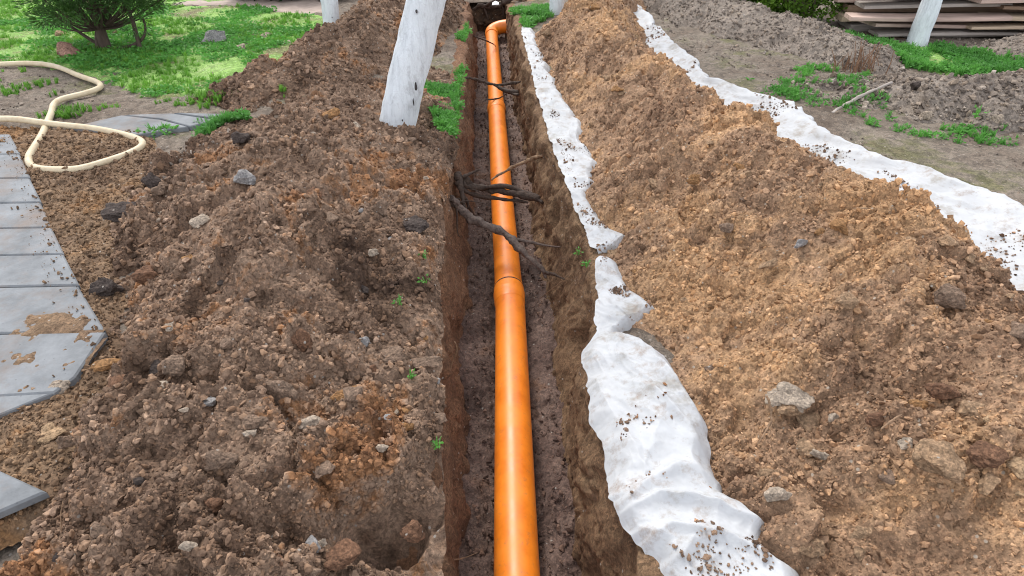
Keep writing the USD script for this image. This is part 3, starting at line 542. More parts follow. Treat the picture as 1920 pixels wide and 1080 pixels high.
def fabric_sheet(name, label, inner, outer, ys, nt, drop, amp, seed, lift, tuck, extra=None, crumple=0.45):
    """inner / outer: x at each y; drop(y): how far the inner edge hangs down; lift(X, Y, T): height over the ground."""
    T = np.linspace(0, 1, nt); Y = np.repeat(ys[:, None], nt, 1)
    xi, xo = inner(ys), outer(ys); X = xi[:, None]+(xo-xi)[:, None]*T; Tm = np.repeat(T[None], len(ys), 0)
    a = amp(Y)
    warp = 0.5*n2(X, Y, 3, seed+5, 2)
    r1 = 1-2*np.abs(fbm(np.stack([(X*0.75+Y*0.65+0.3*warp)*8, (Y*0.75-X*0.65)*1.9, 0*X], -1), 2, seed)-0.5)*2.0
    r4 = 1-2*np.abs(noise(np.stack([(X*0.9+Y*0.42+1.1*warp)*24, (Y*0.9-X*0.42+0.5*warp)*8, 0*X], -1), seed+31)-0.5)
    r2 = 1-2*np.abs(noise(np.stack([(X*0.5-Y*0.85+0.2*warp)*13, (Y*0.5+X*0.85)*3.5, 0*X], -1), seed+1)-0.5)
    r3 = n2(X, Y, 22, seed+2, 3)
    Z = np.maximum(ground(X, Y), -0.3)+0.026 + lift(X, Y, Tm) + a*(0.8*np.clip(r1, 0, 1)**2*(1-0.8*near(Y))+0.4*np.clip(r2, 0, 1)**2.5*(1-0.9*near(Y))+0.45*r3) + 0.006*n2(X, Y, 9, seed+9, 2) + 0.004*np.clip(r4, 0, 1)**4
    if extra is not None: Z = Z + extra(X, Y)
    wu, wv = X*0.82+Y*0.57+0.06*n2(X, Y, 5, seed+41, 2), (Y*0.82-X*0.57)*0.55+0.06*n2(X, Y, 5, seed+42, 2)
    c1, _, q1 = cells(wu, wv, 0.15, seed+43); c2, _, q2 = cells(wu+0.02*n2(X, Y, 16, seed+44), wv, 0.06, seed+45); c3, _, q3 = cells(wu*1.2, wv*0.9, 0.028, seed+46)
    kc = crumple*sstep(0, 0.06, X-xi[:, None]+0.03)
    Z = Z + kc*(0.03*c1**1.4+0.012*c2**1.3*(0.4+q1)+0.004*c3**1.2-0.012)
    e = np.clip((0.05-(X-xi[:, None]))/0.05, 0, 1)
    Z = Z - drop(Y)*e**1.7
    X = X - 0.25*drop(Y)*e**2
    if tuck: Z = Z - 0.07*np.clip((X-(xo-0.07)[:, None])/0.07, 0, 1)**1.5
    return solo(name, (np.stack([X, Y, Z], -1).reshape(-1, 3), grid(len(ys), nt)[:, ::-1]*1), m_fabric, label, 'sheet', smooth=True), (X, Y, Z)
fy = np.r_[np.arange(0.45, 2.2, 0.004), yrows(2.2, 6.55, 0.004, 0.003)]
s1, FS1 = fabric_sheet('geotextile_sheet', 'crumpled white fabric sheet along the right lip of the trench', f_in, lambda y: f_out(y)+0.06, fy, 160,
                       lambda y: near(y)*(0.045+0.09*n2(y, 0*y, 5, 66, 2))+0.010, lambda y: 0.014-0.002*near(y), 600,
                       lambda X, Y, T: 0.006+near(Y)*(0.015+0.05*T), True, lambda X, Y: near(Y)*folds(X, Y), 1.0)
OUT_ = np.array([(0.6, 2.75), (1.4, 2.75)]+[tuple(at(a, b, .075)[:2][::-1]) for a, b in [(1200, 26), (1240, 68), (1290, 110), (1340, 160), (1400, 182), (1500, 212), (1560, 262), (1660, 312), (1760, 338), (1850, 362), (1925, 402)]][::-1]+[(7.6, 1.6)])
OUT = OUT_[np.argsort(OUT_[:, 0])]
def g_out(y): return np.interp(y, OUT[:, 0], OUT[:, 1]) + 0.05*n2(y, 0*y, 7, 71) + 0.05*n2(y, 0*y, 19, 72, 2)
def g_in(y): return np.interp(y, [0.6, 2.0, 3.1, 4.5, 6.0, 7.6], [1.85, 1.8, 1.55, 1.35, 1.2, 1.1])
gy = yrows(0.7, 7.5, 0.010, 0.004)
s2, FS2 = fabric_sheet('geotextile_sheet', 'broad white fabric sheet on the far side of the long soil ridge', g_in, g_out, gy, 90, lambda y: 0*y, lambda y: 0.02+0*y, 650,
                       lambda X, Y, T: 0.012+0.035*np.sin(np.clip(T, 0, 1)*np.pi)*sstep(0.5, 0.75, T)+0.05*sstep(0.72, 0.92, T)*(1-sstep(0.96, 1, T)) + 0.03*n2(X, Y, 4, 75), False)
# soil spilled over the sheets
def spill(parent, FS, n, seed, lo, hi, mat, bias, clump=7.0):
    rng = np.random.default_rng(seed); X, Y, Z = FS; nr, nc = X.shape
    out = []
    while len(out) < n:
        i = rng.integers(0, nr, 4000); j = np.clip((nc*bias(rng.random(4000))).astype(int), 0, nc-1)
        x, y, z = X[i, j], Y[i, j], Z[i, j]
        ok = rng.random(4000) < sstep(0.07, 0.2, n2(x, y, clump, seed, 3))
        out += list(np.stack([x, y, z], 1)[ok])
    P = np.array(out[:n]); s = sizes(rng, n, lo, hi); P[:, 2] += s*0.35
    instancer('/World/spilled_soil', CR, mat, P, quats(rng, n), s, rng, kind='stuff', label=parent, category='soil')
spill('soil crumbs spilled over the white sheet beside the trench', FS1, 1300, 31, 0.0025, 0.014, m_crumb_left, lambda u: 0.12+0.7*u, 9.0)
spill('soil crumbs spilled in rows over the white sheet beyond the ridge', FS2, 1800, 32, 0.003, 0.018, m_crumb_left, lambda u: 0.35+0.55*u, 5.0)

# ------------------------------------------------------------------ the orange pipe
def pipe():
    zc = -0.455; R = 0.08
    axis = np.array([(0.055, -0.6), (0.057, 0.3), (0.06, 1.16), (0.09, 2.62), (0.078, 3.8), (0.068, 5.9), (0.052, 8.75)])
    def run(y0, y1, r, n=30):
        y = np.linspace(y0, y1, n); x = np.interp(y, axis[:, 1], axis[:, 0]); return tube(np.stack([x, y, np.full(n, zc)], 1), r, 40, cap=True)
    t = thing('sewer_pipe', 'long orange plastic drain pipe lying on the trench floor', 'pipe', (0.06, 4, zc-R))
    part('pipe_length', run(-0.6, 2.86, R), m_pipe, t, smooth=40)
    part('pipe_length', run(2.80, 5.75, R-0.002), m_pipe, t, smooth=40); part('pipe_length', run(5.70, 8.6, R-0.004), m_pipe, t, smooth=40)
    for y in (2.78, 5.72):
        ys = np.array([y-0.11, y-0.1, y-0.045, y-0.035, y-0.02, y-0.012, y+0.03, y+0.036]); rr = np.array([R+.0005, R+.004, R+.005, R+.0075, R+.008, R+.005, R+.005, R+.001])
        x = np.interp(ys, axis[:, 1], axis[:, 0]); part('socket', tube(np.stack([x, ys, np.full(len(ys), zc)], 1), rr, 40, cap=False), m_pipe, t, smooth=50)
        ys = np.array([y+0.03, y+0.045]); x = np.interp(ys, axis[:, 1], axis[:, 0]); part('seal', tube(np.stack([x, ys, np.full(2, zc)], 1), R+.0022, 40), m_rubber, t, smooth=40)
    a = np.array([0.053, 8.5, zc]); arc = [a+np.array([0.11*(1-math.cos(q)), 0.11*math.sin(q), 0.03*q]) for q in np.linspace(0, math.radians(100), 14)]
    arc = np.array([a-[0, 0.12, 0]]+arc+[arc[-1]+[0.12, -0.015, 0.02]])
    part('elbow', tube(arc, [R+.005]*len(arc), 32), m_pipe, t, smooth=50)
    end = arc[-1]; part('elbow_socket', tube(np.array([end-[0.03, 0, 0], end+[0.05, -0.01, 0]]), R+.012, 32, cap=False), m_pipe, t, smooth=50)
pipe()

# ------------------------------------------------------------------ roots across the trench
def root(label, pts, r, mat, name='tree_root', n=70, extra=(), wob=0.85, seed=1):
    P = spline(pts, n); rad = np.interp(np.linspace(0, 1, n), np.linspace(0, 1, len(r)), r)
    kn = (fbm(P*18+seed, 3, seed)-0.5)[:, None]; P = P + rad[:, None]*1.1*np.c_[kn, 0*kn, np.roll(kn, 7)]; rad = rad*(0.82+0.9*np.clip(fbm(P*25, 3, seed+1)-0.45, -0.3, 1))
    ms = [tube(P, rad, 14, wob=wob, seed=seed)]
    for e, er in extra:
        E_ = spline(e, 16); ms.append(tube(E_, np.interp(np.linspace(0, 1, 16), [0, 1], er), 7, wob=wob, seed=seed+3))
    return solo(name, join(ms), mat, label, 'root', smooth=True)
A = lambda x, y, z: at(x, y, z)
root('thick grey root crossing diagonally over the orange pipe', [A(846, 372, -.05), A(870, 396, -.13), A(905, 420, -.18), A(950, 440, -.22), A(985, 475, -.27), A(1012, 500, -.32), A(1024, 522, -.37)],
     [0.03, 0.028, 0.025, 0.026, 0.022, 0.016, 0.010], m_root_grey, extra=[([A(955, 446, -.22), A(985, 452, -.24), A(1012, 458, -.26), A(1050, 463, -.2)], (0.012, 0.004))], seed=3)
root('bundle of dark torn roots reaching over the pipe', [A(852, 330, -.02), A(880, 345, -.1), A(915, 356, -.16), A(965, 364, -.19), A(1000, 372, -.2), A(1018, 380, -.2)],
     [0.034, 0.028, 0.021, 0.022, 0.03, 0.016], m_root, seed=7,
     extra=[([A(868, 345, -.06), A(900, 352, -.12), A(950, 350, -.15), A(985, 362, -.18), A(1012, 370, -.18)], (0.016, 0.012)), ([A(856, 340, -.04), A(880, 362, -.12), A(930, 372, -.2), A(990, 380, -.22)], (0.018, 0.008)),
            ([A(858, 325, -.02), A(866, 360, -.08), A(872, 392, -.14), A(885, 420, -.2)], (0.02, 0.006)), ([A(860, 350, -.05), A(875, 380, -.15), A(893, 410, -.3)], (0.014, 0.004)), ([A(866, 332, -.03), A(890, 322, -.03), A(899, 318, -.02)], (0.011, 0.005))])
hg = np.random.default_rng(8)
for i, lb in enumerate(['torn root fibre curling over the bundle of dark roots', 'dark root fibre hanging in the tangle at the left wall']):
    for _ in range(3):
        p = A(hg.uniform(848, 885), hg.uniform(325, 385), hg.uniform(-.14, -.02)); d = np.array([hg.uniform(.02, .2) if i == 0 else hg.uniform(-.01, .05), hg.uniform(-.12, .06), hg.uniform(-.06, .02) if i == 0 else hg.uniform(-.22, -.05)])
        q = spline([p, p+d*0.4+hg.normal(size=3)*.02, p+d*0.8+hg.normal(size=3)*.02, p+d], 12); solo('tree_root', tube(q, np.linspace(hg.uniform(.004, .011), .0015, 12), 6, wob=0.3, seed=i), m_root, lb, 'root', lb, smooth=True)
root('thin bare root slanting up over the pipe to the right wall', [A(922, 338, -.3), A(935, 328, -.28), A(965, 312, -.22), A(1000, 297, -.14), A(1030, 290, -.05)], [0.006, 0.011, 0.011, 0.012, 0.012], m_root_pale, seed=9)
root('dark thin root spanning the trench near the tree', [A(860, 158, -.02), A(885, 147, -.05), A(905, 153, -.1), A(925, 158, -.12), A(950, 158, -.12), A(976, 153, -.08)], [0.008, 0.012, 0.014, 0.012, 0.013, 0.012], m_root, seed=11,
     extra=[([A(925, 158, -.12), A(945, 170, -.16), A(972, 178, -.14)], (0.01, 0.012)), ([A(935, 163, -.14), A(955, 172, -.15), A(972, 172, -.14)], (0.014, 0.02))])
root('hair-thin root over the pipe near the elbow', [A(888, 67, -.1), A(905, 74, -.2), A(922, 81, -.3), A(930, 88, -.38)], [0.007, 0.008, 0.007, 0.004], m_root, seed=13)
root('dark rootlet on the pipe just below the spanning root', [A(911, 187, -.36), A(925, 186, -.36), A(938, 183, -.37), A(950, 175, -.34)], [0.006, 0.007, 0.007, 0.006], m_root, seed=14)
root('short dark root poking out of the right trench wall', [A(1022, 512, -.3), A(1040, 515, -.24), A(1058, 524, -.2)], [0.010, 0.008, 0.004], m_root, seed=15)
root('pale rootlet sticking out low on the right wall', [A(1012, 560, -.5), A(1035, 542, -.36), A(1058, 525, -.25)], [0.002, 0.0035, 0.003], m_root_pale, seed=16)
root('pale root fibre hanging at the left lip in front', [A(852, 640, -.1), A(856, 660, -.16), A(848, 680, -.22), A(846, 720, -.3)], [0.003, 0.003, 0.0025, 0.0015], m_root_pale, seed=17)
root('pale rootlet across the front trench floor', [A(842, 1050, -.3), A(870, 1046, -.42), A(895, 1036, -.5)], [0.002, 0.003, 0.0015], m_root_pale, seed=18)
root('thin pale twig standing upright in the front left soil', [A(113, 1075, .0), A(117, 1020, .07), A(114, 980, .12), A(118, 940, .18)], [0.0022, 0.0025, 0.002, 0.0012], m_root_pale, name='twig', seed=19)
root('pale rootlet dangling below the flaky clod on the ridge', [A(1437, 742, .30), A(1445, 768, .27), A(1446, 795, .245), A(1440, 818, .24)], [0.004, 0.0045, 0.003, 0.002], m_root_pale, seed=20,
     extra=[([A(1445, 790, .25), A(1432, 815, .235), A(1420, 832, .235)], (0.003, 0.001))])
root('thin twig lying on the right ridge', [A(1652, 805, .37), A(1670, 790, .385), A(1690, 778, .39)], [0.003, 0.003, 0.002], m_root_pale, name='twig', seed=21)
root('weathered stick leaning on the grey rubble heap', [A(1560, 212, .02), A(1600, 188, .06), A(1640, 168, .12), A(1672, 155, .15)], [0.012, 0.013, 0.012, 0.01], m_planks[0], name='stick', seed=22, wob=0.1)

# ------------------------------------------------------------------ slabs
def prism(poly, z0, z1, tilt=(0, 0), chamfer=0.006, seed=0):
    pg = sg.Polygon(poly); pg = sg.polygon.orient(pg, 1.0); q = np.array(pg.buffer(-chamfer, join_style=2).exterior.coords)[:-1]; p = np.array(pg.exterior.coords)[:-1]
    if len(q) != len(p): q = p*0.99+p.mean(0)*0.01
    k = [np.argmin(np.hypot(*(q-a).T)) for a in p]; q = q[k]; c = p.mean(0); n = len(p)
    lift = lambda a: (a-c)@np.array(tilt)
    v = np.vstack([np.c_[p, z0+lift(p)], np.c_[p, z1-chamfer+lift(p)], np.c_[q, z1+lift(q)], [[*c, z1]], [[*c, z0]]]); f = []
    for a in range(n):
        b = (a+1) % n
        for L in (0, n): f += [[L+a, L+b, L+n+b], [L+a, L+n+b, L+n+a]]
        f += [[2*n+a, 2*n+b, 3*n], [b, a, 3*n+1]]
    return v, np.array(f)
path = thing('slab_path', None, None, (-2.2, 2.5, 0), kind='structure')
edge = lambda y: np.interp(y, [1.7, 1.9, 2.21, 2.49, 3.0, 3.58, 3.74, 4.2], [-1.36, -1.51, -1.77, -1.99, -2.38, -2.82, -2.95, -3.3])
joints = [3.95, 3.62, 3.29, 2.99, 2.72, 2.47, 2.215, 1.90]
srng = np.random.default_rng(3)
for i, (ya, yb) in enumerate(zip(joints[:-1], joints[1:])):
    j = srng.uniform(-0.006, 0.006, 8); L = -4.6
    part('paving_slab', prism([(L, ya-0.003), (L, yb+0.003), (edge(yb)+j[1]*0.3, yb+0.003+j[2]*0.4), (edge(ya)+j[3]*0.3, ya-0.003-abs(j[4])*0.5)], -0.02+j[5]*0.3, 0.055+j[6]*0.3, (0.0, j[7]*0.8)), m_slab, path)
s1p = [(-4.6, 1.892), (edge(1.892), 1.892)]+[tuple(at(*q, 0.058)[:2]) for q in ((140, 706), (100, 735), (-20, 742))]+[(-4.6, 1.60)]
part('paving_slab', prism(s1p, 0.0, 0.058, (0, 0.01)), m_slab, path)
s2p = [tuple(at(*q, 0.052)[:2]) for q in ((-20, 743.5), (98, 737), (0, 776), (-20, 784))]
part('paving_slab', prism(s2p, 0.0, 0.052, (0, 0.02), chamfer=0.004), m_slab, path)
def smear(poly, z0, seed, h=0.005):
    pg = sg.Polygon(poly); x0, y0, x1, y1 = pg.buffer(0.05).bounds; nx, ny = int((x1-x0)/.006), int((y1-y0)/.006)
    Y, X = np.meshgrid(np.linspace(y0, y1, ny), np.linspace(x0, x1, nx), indexing='ij')
    d = shapely.distance(pg.exterior, shapely.points(X, Y))*np.where(shapely.contains_xy(pg, X, Y), 1, -1) + 0.16*n2(X, Y, 9, seed, 4) + 0.14*n2(X, Y, 34, seed+1, 3)-0.012
    Z = z0 + np.clip(d*0.14, -0.012, h) + 0.005*lumps(X, Y, 0.03, seed, 0.5)*sstep(0.0, 0.05, d) + 0.003*n2(X, Y, 40, seed, 3)
    v, f = trim(np.stack([X, Y, Z], -1).reshape(-1, 3), grid(ny, nx)[:, ::-1]*1, (d > -0.06).ravel()); return v, f[:, ::-1]
sm = [smear([tuple(at(*q, .06)[:2]) for q in p], 0.058, 840+i) for i, p in enumerate([[(55, 590), (130, 578), (165, 612), (160, 632), (80, 636), (50, 615)], [(112, 655), (158, 646), (146, 668), (122, 690), (98, 692)], [(20, 660), (70, 655), (60, 680), (15, 680)]])]
solo('soil_smear', join(sm), m_orange, 'brown soil smeared over the end of the grey slabs', 'soil', kind='stuff', smooth=True)
qr = np.random.default_rng(63); yy = qr.uniform(1.6, 3.9, 200); xx = edge(yy)-np.abs(qr.normal(size=200))*0.06-0.005
instancer('/World/spilled_soil', CR, m_crumb_orange, np.c_[xx, yy, np.full(200, 0.062)], quats(qr, 200), sizes(qr, 200, .003, .013), qr, kind='stuff', label='soil crumbs fallen on the edge of the grey slabs', category='soil')
fs = prism([tuple(at(*q, 0.07)[:2]) for q in ((-120, 830), (0, 882), (86, 921), (0, 958), (-120, 1010))], 0.042, 0.07)
solo('paving_slab', fs, m_slab, 'grey paving slab corner poking in at the lower left edge', 'paving slab')
fp = thing('far_slab_path', None, None, (-2.4, 4.3, 0), kind='structure')
for q in (((128, 239), (228, 216), (300, 224), (352, 237), (252, 253)), ((232, 215), (322, 212), (405, 224), (356, 236), (304, 222)), ((326, 211), (440, 214), (408, 222))):
    part('paving_slab', prism([tuple(at(*a, 0.055)[:2]) for a in q], -0.02, 0.055+srng.uniform(-.004, .004), chamfer=0.005), m_slab, fp)

# ------------------------------------------------------------------ hose
hp = [(-60, 128), (0, 124), (60, 124), (110, 131), (150, 146), (183, 157), (190, 165), (182, 172), (150, 183), (118, 192), (104, 202), (100, 216), (92, 236), (80, 262), (62, 290), (57, 308), (72, 321), (110, 324), (150, 322), (200, 309), (250, 292), (270, 278), (262, 268), (235, 259), (190, 250), (140, 245), (70, 244), (25, 242), (-5, 230), (-60, 200)]
H = []
for k, (a, b) in enumerate(hp):
    p = at(a, b, 0.03); H.append([p[0], p[1], 0.0])
Hs = spline(H, 260); hz = macro(Hs[:, 0], Hs[:, 1])+0.036
hz = np.convolve(np.pad(hz, 8, mode='edge'), np.ones(17)/17, 'valid')
u = np.arange(260)/259*(len(hp)-1); hz += 0.05*np.exp(-((u-26)/1.2)**2)
Hs[:, 2] = hz
solo('hose', tube(Hs, 0.0205, 12, wob=0.05), m_hose, 'cream plastic hose looping from the lawn over the bare soil', 'hose', smooth=True)

# ------------------------------------------------------------------ trees
def tree(label, base, lean, rad, seed, top=3.0, knots=(), limed=1.5):
    rng = np.random.default_rng(seed); t = thing('tree', label, 'tree', base)
    b = np.array(base)
    zz = np.linspace(-0.12, top, 60); c = b+np.stack([lean[0]*zz, lean[1]*zz, zz], 1)+np.stack([0.012*np.sin(zz*3+seed), 0.01*np.sin(zz*2.3), 0*zz], 1)
    r = rad*(1.0-0.10*zz/top+0.16*np.exp(-(zz+0.12)/0.10))
    lo = zz <= limed
    def trunk(c, r, s): return tube(c, r, 36, wob=0.16, seed=s)
    tr = part('trunk', trunk(c[lo], r[lo], seed), m_white, t, smooth=True)
    part('upper_trunk', trunk(c[~lo | (np.arange(60) == lo.sum()-1)], r[~lo | (np.arange(60) == lo.sum()-1)]*0.985, seed), m_bark_grey, t, smooth=True)
    for (ang, z, w, h) in knots:
        cc = np.array([np.interp(z, zz, c[:, k]) for k in range(3)]); rr = np.interp(z, zz, r); a = math.radians(ang)
        d = np.array([math.sin(a), -math.cos(a), 0]); sdir = np.array([math.cos(a), math.sin(a), 0])
        m = rock(seed+int(z*100), 2, flat=1.0, rough=0.2); v = m.vertices
        p = cc+d*rr*1.02+np.outer(v[:, 0]*w, sdir)+np.outer(v[:, 2]*h, [0, 0, 1])+np.outer(v[:, 1]*rr*0.12, d)
        part('knot', (p, m.faces), m_knot, tr, smooth=True)
    P, D = [], []
    tip = c[-1]
    for k in range(5):
        az = k*2*math.pi/5+rng.uniform(-.4, .4); d = np.array([math.cos(az)*0.8, math.sin(az)*0.8, 0.8])
        st = c[int(46+2.6*k)]; q = spline([st, st+d*0.45, st+d*0.9+[0, 0, .1], st+d*1.35+[0, 0, .35]], 12)
        part('limb', tube(q, np.linspace(rad*0.42, rad*0.08, 12), 8), m_bark_grey, t, smooth=True)
        n = 150; w = rng.uniform(0.35, 1, n); pp = st+np.outer(w*1.45, d)+rng.normal(size=(n, 3))*0.25; P.append(pp); D.append(rng.normal(size=(n, 3))+[0, 0, -.2])
    P, D = np.vstack(P), np.vstack(D)
    part('crown', leaves(P, D, rng.uniform(0.05, 0.08, len(P)), 0.04, rng), m_yleaf, t)
b1 = at(746, 240, 0.13); t1 = at(800, 0, 0.84); dz = t1[2]-b1[2]
tree('leaning whitewashed tree trunk close to the left side of the trench', tuple(at(746, 243, 0.10)), ((t1[0]-b1[0])/dz+0.0, 0.02), 0.112, 4, knots=[(35, 0.30, 0.012, 0.055), (38, 0.21, 0.007, 0.04), (-20, 0.72, 0.012, 0.014), (-55, 0.05, 0.008, 0.012), (15, 0.10, 0.006, 0.008)])
tree('slim upright whitewashed tree at the lawn edge', tuple(at(625, 70, 0.02)), (0.02, 0), 0.08, 6, knots=[(20, 0.2, 0.005, 0.008)])
tree('whitewashed tree behind the tip of the long soil ridge', tuple(at(1041, 38, -0.02)), (0.02, 0), 0.083, 8)
tree('whitewashed tree in the grass before the plank stack', tuple(at(1718, 90, 0.0)), (0.0, 0), 0.088, 10)

# ------------------------------------------------------------------ shrubs
def shrub(name, label, base, crown_c, crown_r, mat, nl, L, W, seed, stems, bark, clumps=60, low=-0.6, upright_=0.5, cat='shrub', csize=0.16):
    rng = np.random.default_rng(seed); t = thing(name, label, cat, base); b = np.array(base); cc = np.array(crown_c); cr = np.array(crown_r)
    q = rng.normal(size=(clumps, 3)); q /= np.linalg.norm(q, axis=1, keepdims=True); q = q[q[:, 2] > low]; q *= rng.uniform(0.45, 1.0, (len(q), 1))
    C = cc+q*cr
    k = rng.integers(0, len(C), nl); o = rng.normal(size=(nl, 3)); o /= np.linalg.norm(o, axis=1, keepdims=True)
    rad = rng.uniform(0.3, 1, nl)**0.6*csize*rng.uniform(0.6, 1.3, len(C))[k]
    P = C[k]+o*rad[:, None]*[1, 1, 0.75]
    P = P[P[:, 2] > ground(P[:, 0], P[:, 1])+0.05]
    D = (P-cc)/cr*0.6+o[:len(P)]*0.7+[0, 0, upright_]
    part('foliage', leaves(P, D, rng.uniform(0.6, 1.3, len(P))*L, W, rng), mat, t)
    for st in stems:
        S = spline([b+np.array(s[:3]) for s in st[0]], 14); part('stem', tube(S, np.linspace(st[1], st[2], 14), 8, wob=0.15, seed=seed), bark, t, smooth=True)
    for j in range(0, len(C), 2):
        s0 = b+np.array([0, 0, 0.22]); S = spline([s0, (s0*0.45+C[j]*0.55)+[0, 0, -0.06], C[j]], 8)
        part('branch', tube(S, np.linspace(0.010, 0.003, 8), 5), bark, t)
base = at(203, 101, 0.0)
cz = at(205, 40, 0.55)
shrub('evergreen_shrub', 'dense dark evergreen shrub on the lawn at upper left', tuple(base), (base[0]+0.09, base[1]+0.08, 0.62), (0.66, 0.56, 0.48), m_conifer, 20000, 0.045, 0.011, 21,
      [([(0, 0, -.05), (0.0, 0, .12), (0.02, 0, .3), (0.02, 0.05, .8)], 0.06, 0.02), ([(0.03, 0, 0.04), (0.18, -0.02, .06), (0.34, 0, .12), (0.42, 0, .3)], 0.018, 0.010), ([(0.31, -0.03, -.05), (0.32, -0.02, .12), (0.32, 0, .3), (0.3, 0, .5)], 0.022, 0.014),
       ([(0, 0, 0.06), (-0.12, 0.02, .12), (-0.3, 0, .3), (-0.42, 0, .42)], 0.018, 0.008), ([(-0.06, -0.03, -.05), (-0.05, -0.02, .1), (-0.02, 0, .2)], 0.02, 0.02)], m_bark, clumps=170, low=-0.75, csize=0.12)
base = at(1490, 50, 0.0)
sr = np.random.default_rng(9)
stems = [([(sr.uniform(-.12, .12), sr.uniform(-.08, .08), -.05), (sr.uniform(-.2, .2), sr.uniform(-.1, .1), .3), (sr.uniform(-.5, .5), sr.uniform(-.2, .2), .8)], 0.013, 0.006) for _ in range(14)]
shrub('yellow_green_shrub', 'leafy yellow-green shrub with many bare stems by the planks', tuple(base), (base[0]-0.05, base[1]+0.15, 0.36), (0.62, 0.4, 0.40), m_yleaf, 5200, 0.05, 0.026, 22, stems, m_bark, clumps=90, low=-0.9)
base = at(1372, 30, 0.05)
shrub('yellow_green_shrub', 'low yellow-green bush at the top behind the grey heap', tuple(base), (base[0]+0.05, base[1]+0.15, 0.22), (0.5, 0.35, 0.28), m_yleaf, 4200, 0.05, 0.028, 23, stems[:5], m_bark, clumps=60, low=-0.9)
base = at(545, 15, 0.0)
shrub('dark_hedge', 'dark green hedge at the top behind the sandy footpath', tuple(base), (base[0], base[1]+0.32, 0.26), (0.75, 0.35, 0.3), m_hedge, 9000, 0.06, 0.035, 24, [([(0, .3, -.05), (0, .3, .2), (0, .3, .4)], 0.02, 0.01)], m_bark, clumps=110, low=-1, cat='hedge')
base = at(690, 2, 0.0)

# ------------------------------------------------------------------ plank stack
def plank(c, L, W, T, yaw, roll, seed):
    rng = np.random.default_rng(seed); n = 9
    xs = np.linspace(-L/2, L/2, n); sec = np.array([(-W/2, -T/2+.003), (-W/2, T/2-.003), (-W/2+.004, T/2), (W/2-.004, T/2), (W/2, T/2-.003), (W/2, -T/2+.003), (W/2-.004, -T/2), (-W/2+.004, -T/2)])
    V = np.concatenate([np.c_[np.full(8, x), sec] for x in xs]); V[:8, 0] += rng.uniform(-.03, .03)*V[:8, 1]/W*2; V[-8:, 0] += rng.uniform(-.05, .05)*V[-8:, 1]/W*2
    V[:, 2] += 0.008*np.sin(V[:, 0]*2+seed)+rng.normal(size=1)*0.004*V[:, 0]
    cy, s = math.cos(yaw), math.sin(yaw); V[:, 2] += roll*V[:, 0]
    V = np.c_[V[:, 0]*cy-V[:, 1]*s, V[:, 0]*s+V[:, 1]*cy, V[:, 2]]+c
    f = []
    for i in range(n-1):
        for a in range(8):
            b = (a+1) % 8; f += [[i*8+a, (i+1)*8+a, (i+1)*8+b], [i*8+a, (i+1)*8+b, i*8+b]]
    for a in range(1, 7): f += [[0, a, a+1], [(n-1)*8, (n-1)*8+a+1, (n-1)*8+a]]
    return V, np.array(f)
pr = np.random.default_rng(17); z = 0.07
specs = [  # x left, x right, forward offset, thickness, material
    (4.05, 5.9, .05, .035, 0), (3.75, 5.2, .0, .035, 0), (4.6, 6.4, -.06, .03, 1), (3.66, 4.75, .02, .04, 3), (4.75, 6.5, -.05, .04, 1), (3.42, 5.0, -.04, .045, 3), (4.9, 6.6, .03, .04, 2), (3.6, 5.05, .1, .04, 0), (4.6, 6.6, .0, .04, 3),
    (3.5, 4.3, .12, .035, 2), (4.3, 6.3, .1, .04, 0), (3.55, 5.4, .02, .04, 3), (4.5, 6.8, .05, .035, 0), (3.9, 5.3, .1, .045, 1), (4.7, 6.9, .0, .04, 0), (3.8, 6.2, .1, .04, 2)]
heights = ['lowest grey plank at the foot of the stack', 'grey plank low in the stack behind the tree trunk', 'tan plank low in the right half of the stack', 'short pinkish plank near the bottom left of the stack', 'pale tan plank low at the right of the stack',
           'long pale plank jutting out furthest left of the stack', 'brown plank in the middle right of the stack', 'grey plank mid-stack with its left end drawn back', 'pinkish plank across the right middle of the stack', 'stubby brown plank at the upper left of the stack',
           'long grey plank in the upper right of the stack', 'pinkish plank high in the stack left of the trunk', 'long grey plank high at the right of the stack', 'wide tan board on top of the stack behind the trunk', 'grey plank at the top right of the stack', 'long brown plank topmost on the stack']
for i, ((xa, xb, fo, th, mi), lb) in enumerate(zip(specs, heights)):
    level = i//2; zz = 0.09+level*0.078+(i % 2)*0.03+pr.uniform(-.008, .008)
    W = 0.5 if i == 13 else pr.uniform(0.16, 0.24)
    solo('weathered_plank', plank(np.array([(xa+xb)/2, 6.08+fo+W/2, zz-0.04]), xb-xa, W, th*0.8, pr.uniform(-.055, .055), pr.uniform(-.024, .004), i), m_planks[mi], lb, 'plank', 'weathered planks in the stack')
for i in range(7):   # rows behind, seen only through the gaps
    solo('weathered_plank', plank(np.array([4.9+pr.uniform(-.2, .2), 6.6+0.02*i, 0.06+i*0.085]), 2.6, 0.35, .06, pr.uniform(-.02, .02), 0, 40+i), m_planks[i % 4], ('lowest', 'second lowest', 'third lowest', 'middle', 'third highest', 'second highest', 'topmost')[i]+' plank in the dark rear row of the plank stack', 'plank', 'planks in the rear row of the stack')
for x in (4.0, 5.3, 6.2):
    solo('timber_bearer', plank(np.array([x, 6.42, 0.0]), 0.6, 0.09, 0.07, math.pi/2, 0, 60+int(x)), m_planks[2], {4.0: 'timber bearer under the left end of the plank stack', 5.3: 'timber bearer under the middle of the plank stack', 6.2: 'timber bearer under the right end of the plank stack'}[x], 'timber')

